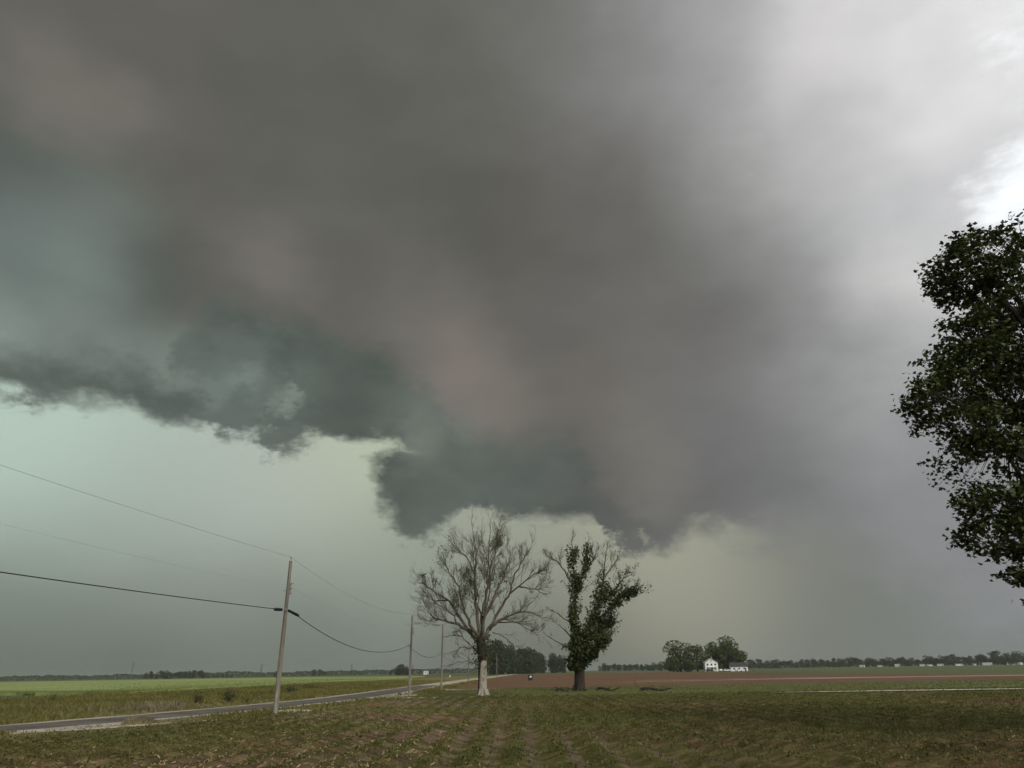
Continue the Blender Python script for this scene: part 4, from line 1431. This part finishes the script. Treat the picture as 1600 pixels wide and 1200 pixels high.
def long_building(name, x, y, L, d, e, r, label, cat, group=None, roof=M_ROOF, rz=0.0, nwin=3, door=True):
    t = thing(name, (x, y, 0), label, cat, group, rz)
    m = MB()
    m.quad((-L / 2, 0, 0), (L / 2, 0, 0), (L / 2, 0, e), (-L / 2, 0, e))
    m.quad((L / 2, d, 0), (-L / 2, d, 0), (-L / 2, d, e), (L / 2, d, e))
    for s in (-1, 1):
        q = [(s * L / 2, 0, 0), (s * L / 2, d, 0), (s * L / 2, d, e), (s * L / 2, d / 2, r), (s * L / 2, 0, e)]
        m.quad(*(q if s > 0 else reversed(q)))
    m.build('wall', M_SIDING, t)
    rf = MB()
    o_ = .35
    k = (r - e) / (d / 2)
    for s in (-1, 1):
        yy = -o_ if s < 0 else d + o_
        a, b = (-L / 2 - o_, d / 2, r + .12), (L / 2 + o_, d / 2, r + .12)
        c, f = (L / 2 + o_, yy, e - k * o_ + .12), (-L / 2 - o_, yy, e - k * o_ + .12)
        lo = [(q[0], q[1], q[2] - .11) for q in (a, b, c, f)]
        rf.quad(a, b, c, f)
        rf.quad(*reversed(lo))
        rf.quad(c, f, lo[3], lo[2])
        rf.quad(f, a, lo[0], lo[3])
        rf.quad(b, c, lo[2], lo[1])
    rf.build('roof', roof, t)
    for i in range(nwin):
        window(t, -L / 2 + L * (i + .6) / (nwin + .3), 0, e * .58, 1.0, .95)
    if door:
        dr = MB()
        dr.box(L * .36, -.03, 1.0, .95, .1, 2.0)
        dr.build('door', M_DOOR, t)
    return t


long_building('farm_bungalow', .2905 * 500, 500, 10.6, 8.5, 2.9, 5.2, 'low white building with a dark roof right of the farmhouse', 'house', rz=-.15)

HOMES = [(1347, 9, 1350), (1376, 8.5, 1340), (1403, 8.5, 1330), (1443, 8.5, 1310), (1456, 9, 1330), (1471, 9.5, 1300), (1501, 10, 1290), (1526, 6.5, 1290), (1545, 14, 1270), (1582, 15, 1270), (1599, 9, 1260)]
WORDS = ['leftmost', 'second from left', 'third from left', 'fourth from left', 'fifth from left', 'sixth from left', 'seventh from left', 'eighth from left', 'ninth from left', 'tenth from left', 'rightmost']
rh = random.Random(4)
for (p, wd, y), q in zip(HOMES, WORDS):
    k = rh.uniform(.72, 1.12)
    y += rh.uniform(-50, 60)
    long_building('mobile_home', ratio(p) * y, y, wd * rh.uniform(.8, 1.1), 4.5, 2.9 * k, 4.1 * k, f'tiny white building on the right horizon, {q} of the row', 'mobile home', 'white buildings on the right horizon', M_ROOF_PALE if rh.random() < .6 else M_ROOF, rz=rh.uniform(-.7, .5), nwin=2 if wd < 12 else 4)
long_building('distant_farm', ratio(655) * 1150, 1150, 7, 6, 3, 5.0, 'tiny pale farm building on the horizon right of the second pole', 'house', None, M_ROOF_PALE, nwin=1)

# ================================================================== cars by the farmhouse
M_CARWHITE = flat('white_car_paint', (0.76, 0.76, 0.76), .3, .5, grain=.01)
M_CARDARK = flat('dark_car_paint', (0.02, 0.022, 0.026), .3, .5, grain=.01)
M_TYRE = flat('tyre_rubber', (0.02, 0.02, 0.02), .9, .1)
M_LAMP = flat('red_lamp_glass', (0.3, 0.02, 0.02), .3, .5)


def car(x, y, rz, paint, label, L=4.6, van=False):
    t = thing('parked_car', (x, y, 0), label, 'car', 'cars parked at the farmhouse', rz)
    h = L / 2
    prof = [(-h, .35), (h, .35), (h, .75), (h - .25, .92), (.9, 1.0), (.35, 1.45), (-1.35, 1.48), (-2.0 if not van else -2.2, 1.0 if not van else 1.45), (-h, .95)]
    m = MB()
    W2 = .88
    m.quad(*[(a, -W2, b) for a, b in prof])
    m.quad(*[(a, W2, b) for a, b in reversed(prof)])
    for i in range(len(prof)):
        a, b = prof[i], prof[(i + 1) % len(prof)]
        m.quad((a[0], -W2, a[1]), (a[0], W2, a[1]), (b[0], W2, b[1]), (b[0], -W2, b[1]))
    m.build('body', paint, t)
    for s in (-1, 1):
        g_ = MB()
        g_.quad(*[(a, s * (W2 + .012), b) for a, b in ((.75, 1.02), (.3, 1.38), (-1.3, 1.4), (-1.75, 1.02))])
        g_.build('side_window', M_PANE, t)
    g_ = MB()
    g_.quad((.93, -.75, 1.02), (.93, .75, 1.02), (.40, .7, 1.43), (.40, -.7, 1.43))
    g_.build('windscreen', M_PANE, t)
    for sx in (-1, 1):
        for s in (-1, 1):
            wv = MB()
            wv.tube([(sx * 1.4, s * .72, .33), (sx * 1.4, s * .93, .33)], .33, 14)
            wh = wv.build('wheel', M_TYRE, t)
            rv = MB()
            rv.tube([(sx * 1.4, s * .90, .33), (sx * 1.4, s * .945, .33)], .19, 10)
            rv.build('rim', M_STEEL, wh)
    for s in (-1, 1):
        l = MB()
        l.box(h - .02, s * .66, .74, .08, .3, .13)
        l.build('headlight', M_TRIM, t)
        l = MB()
        l.box(-h + .0, s * .68, .8, .06, .26, .14)
        l.build('tail_light', M_LAMP, t)


car(.2742 * 497, 497, .15, M_CARWHITE, 'white car parked between the farmhouse and the low white building')
car(.2665 * 500, 500, 1.2, M_CARWHITE, 'white car parked beside the right corner of the farmhouse')
car(.2515 * 502, 502, .2, M_CARDARK, 'dark car parked in front of the farmhouse door')
car(.2895 * 490, 490, .1, M_CARWHITE, 'white car parked in front of the low white building', van=True)

# ================================================================== small things by the road and in the fields
M_SIGNW = flat('white_reflector', (0.75, 0.76, 0.76), .4, .4)


def marker(x, y, label, tilt):
    t = thing('road_marker', (x, y, 0), label, 'road marker', 'white road markers')
    m = MB()
    m.tube([(0, 0, -.05), (tilt * .5, 0, .55), (tilt, 0, 1.15)], .035, 6)
    m.build('post', M_STEEL, t)
    m = MB()
    m.box(tilt, -.05, .95, .30, .03, .5)
    m.build('plate', M_SIGNW, t)


marker(-17.9, 131, 'small leaning white marker on the far road edge right of the second pole', -.25)
marker(-19.6, 225, 'tiny white marker at the roadside beside the third pole', 0.0)

# dark box with a white panel in the ploughed field
t = thing('well_box', (2.9, 166.4, 0), 'small dark box with a white panel alone in the brown field', 'utility box')
m = MB()
m.box(0, 0, .62, .95, .7, 1.0)
m.box(0, 0, 1.16, 1.1, .85, .08)
m.build('cabinet', M_CARDARK, t)
for sx in (-1, 1):
    for sy in (-1, 1):
        m = MB()
        m.box(sx * .38, sy * .25, .06, .08, .08, .12)
        m.build('foot', M_STEEL, t)
m = MB()
m.box(.08, -.36, .85, .42, .03, .34)
m.build('panel', M_SIGNW, t)

# fallen wood
def fallen(x, y, L, n, label, rz=0.0):
    t = thing('fallen_branch', (x, y, 0), label, 'branch', None, rz)
    b = MB()
    p = [Vector((-L / 2 + L * i / 8, rnd.gauss(0, .12), .16 + .12 * sin(i * .9))) for i in range(9)]
    b.tube(p, [.13 - .011 * i for i in range(9)], 6)
    b.build('stem', M_DARKBARK, t)
    w_ = MB()
    for _ in range(n):
        q = rnd.choice(p)
        twig(w_, q, Vector((rnd.gauss(0, 1), rnd.gauss(0, 1), rnd.uniform(-.05, .5))), rnd.uniform(.4, 1.1), .03, 1, None, (2, 3), lift=-.03)
    tag(w_.build('twigs', M_DARKBARK, t), kind='stuff')


fallen(13.1, 72.8, 2.9, 14, 'fallen dark branch lying alone on the green strip', .1)
fallen(8.9, 76.4, 2.2, 12, 'broken branch lying at the right foot of the forked tree', -.3)
fallen(4.6, 76.6, 1.6, 9, 'short broken branch at the left foot of the forked tree', .4)

t = thing('straw_heap', (-16.9, 35.1, 0), 'heap of pale yellow dry grass at the right road edge', 'straw heap')
hm = MB()
for _ in range(520):
    a, r_ = rnd.uniform(0, 2 * pi), rnd.random() ** .6
    x, y = .8 * r_ * cos(a), .6 * r_ * sin(a)
    blade(hm, x, y, .0, (.26 * (1 - r_ * r_) + .07) * rnd.uniform(.7, 1.15), .03, rnd.uniform(.3, 1.3), rnd.uniform(0, 2 * pi))
tag(hm.build('dry_stems', M_DRYGRASS, t), kind='stuff')
co = MB()
for i in range(12):
    a0, a1 = 2 * pi * i / 12, 2 * pi * (i + 1) / 12
    for k in range(3):
        r0, r1 = 1 - k / 3, 1 - (k + 1) / 3
        z0, z1 = .2 * (1 - r0 * r0), .2 * (1 - r1 * r1)
        co.quad((.8 * r0 * cos(a0), .62 * r0 * sin(a0), z0), (.8 * r0 * cos(a1), .62 * r0 * sin(a1), z0), (.8 * r1 * cos(a1), .62 * r1 * sin(a1), z1), (.8 * r1 * cos(a0), .62 * r1 * sin(a0), z1))
co.build('mound', M_VERGE, t)

# ================================================================== air: rain haze close to the ground
M_HAZE = bpy.data.materials.new('rain_haze')
M_HAZE.use_nodes = True
hn = M_HAZE.node_tree
hn.nodes.clear()
vo = hn.nodes.new('ShaderNodeOutputMaterial')
pv = hn.nodes.new('ShaderNodeVolumePrincipled')
pv.inputs['Color'].default_value = (0.42, 0.46, 0.45, 1)
pv.inputs['Density'].default_value = 0.00013
pv.inputs['Anisotropy'].default_value = 0.0
hn.links.new(pv.outputs[0], vo.inputs['Volume'])
hz = MB()
hz.box(0, 0, 19.5, 28200, 28200, 41)
tag(hz.build('haze', M_HAZE), 'thin grey rain haze lying over the fields', 'haze', kind='stuff')
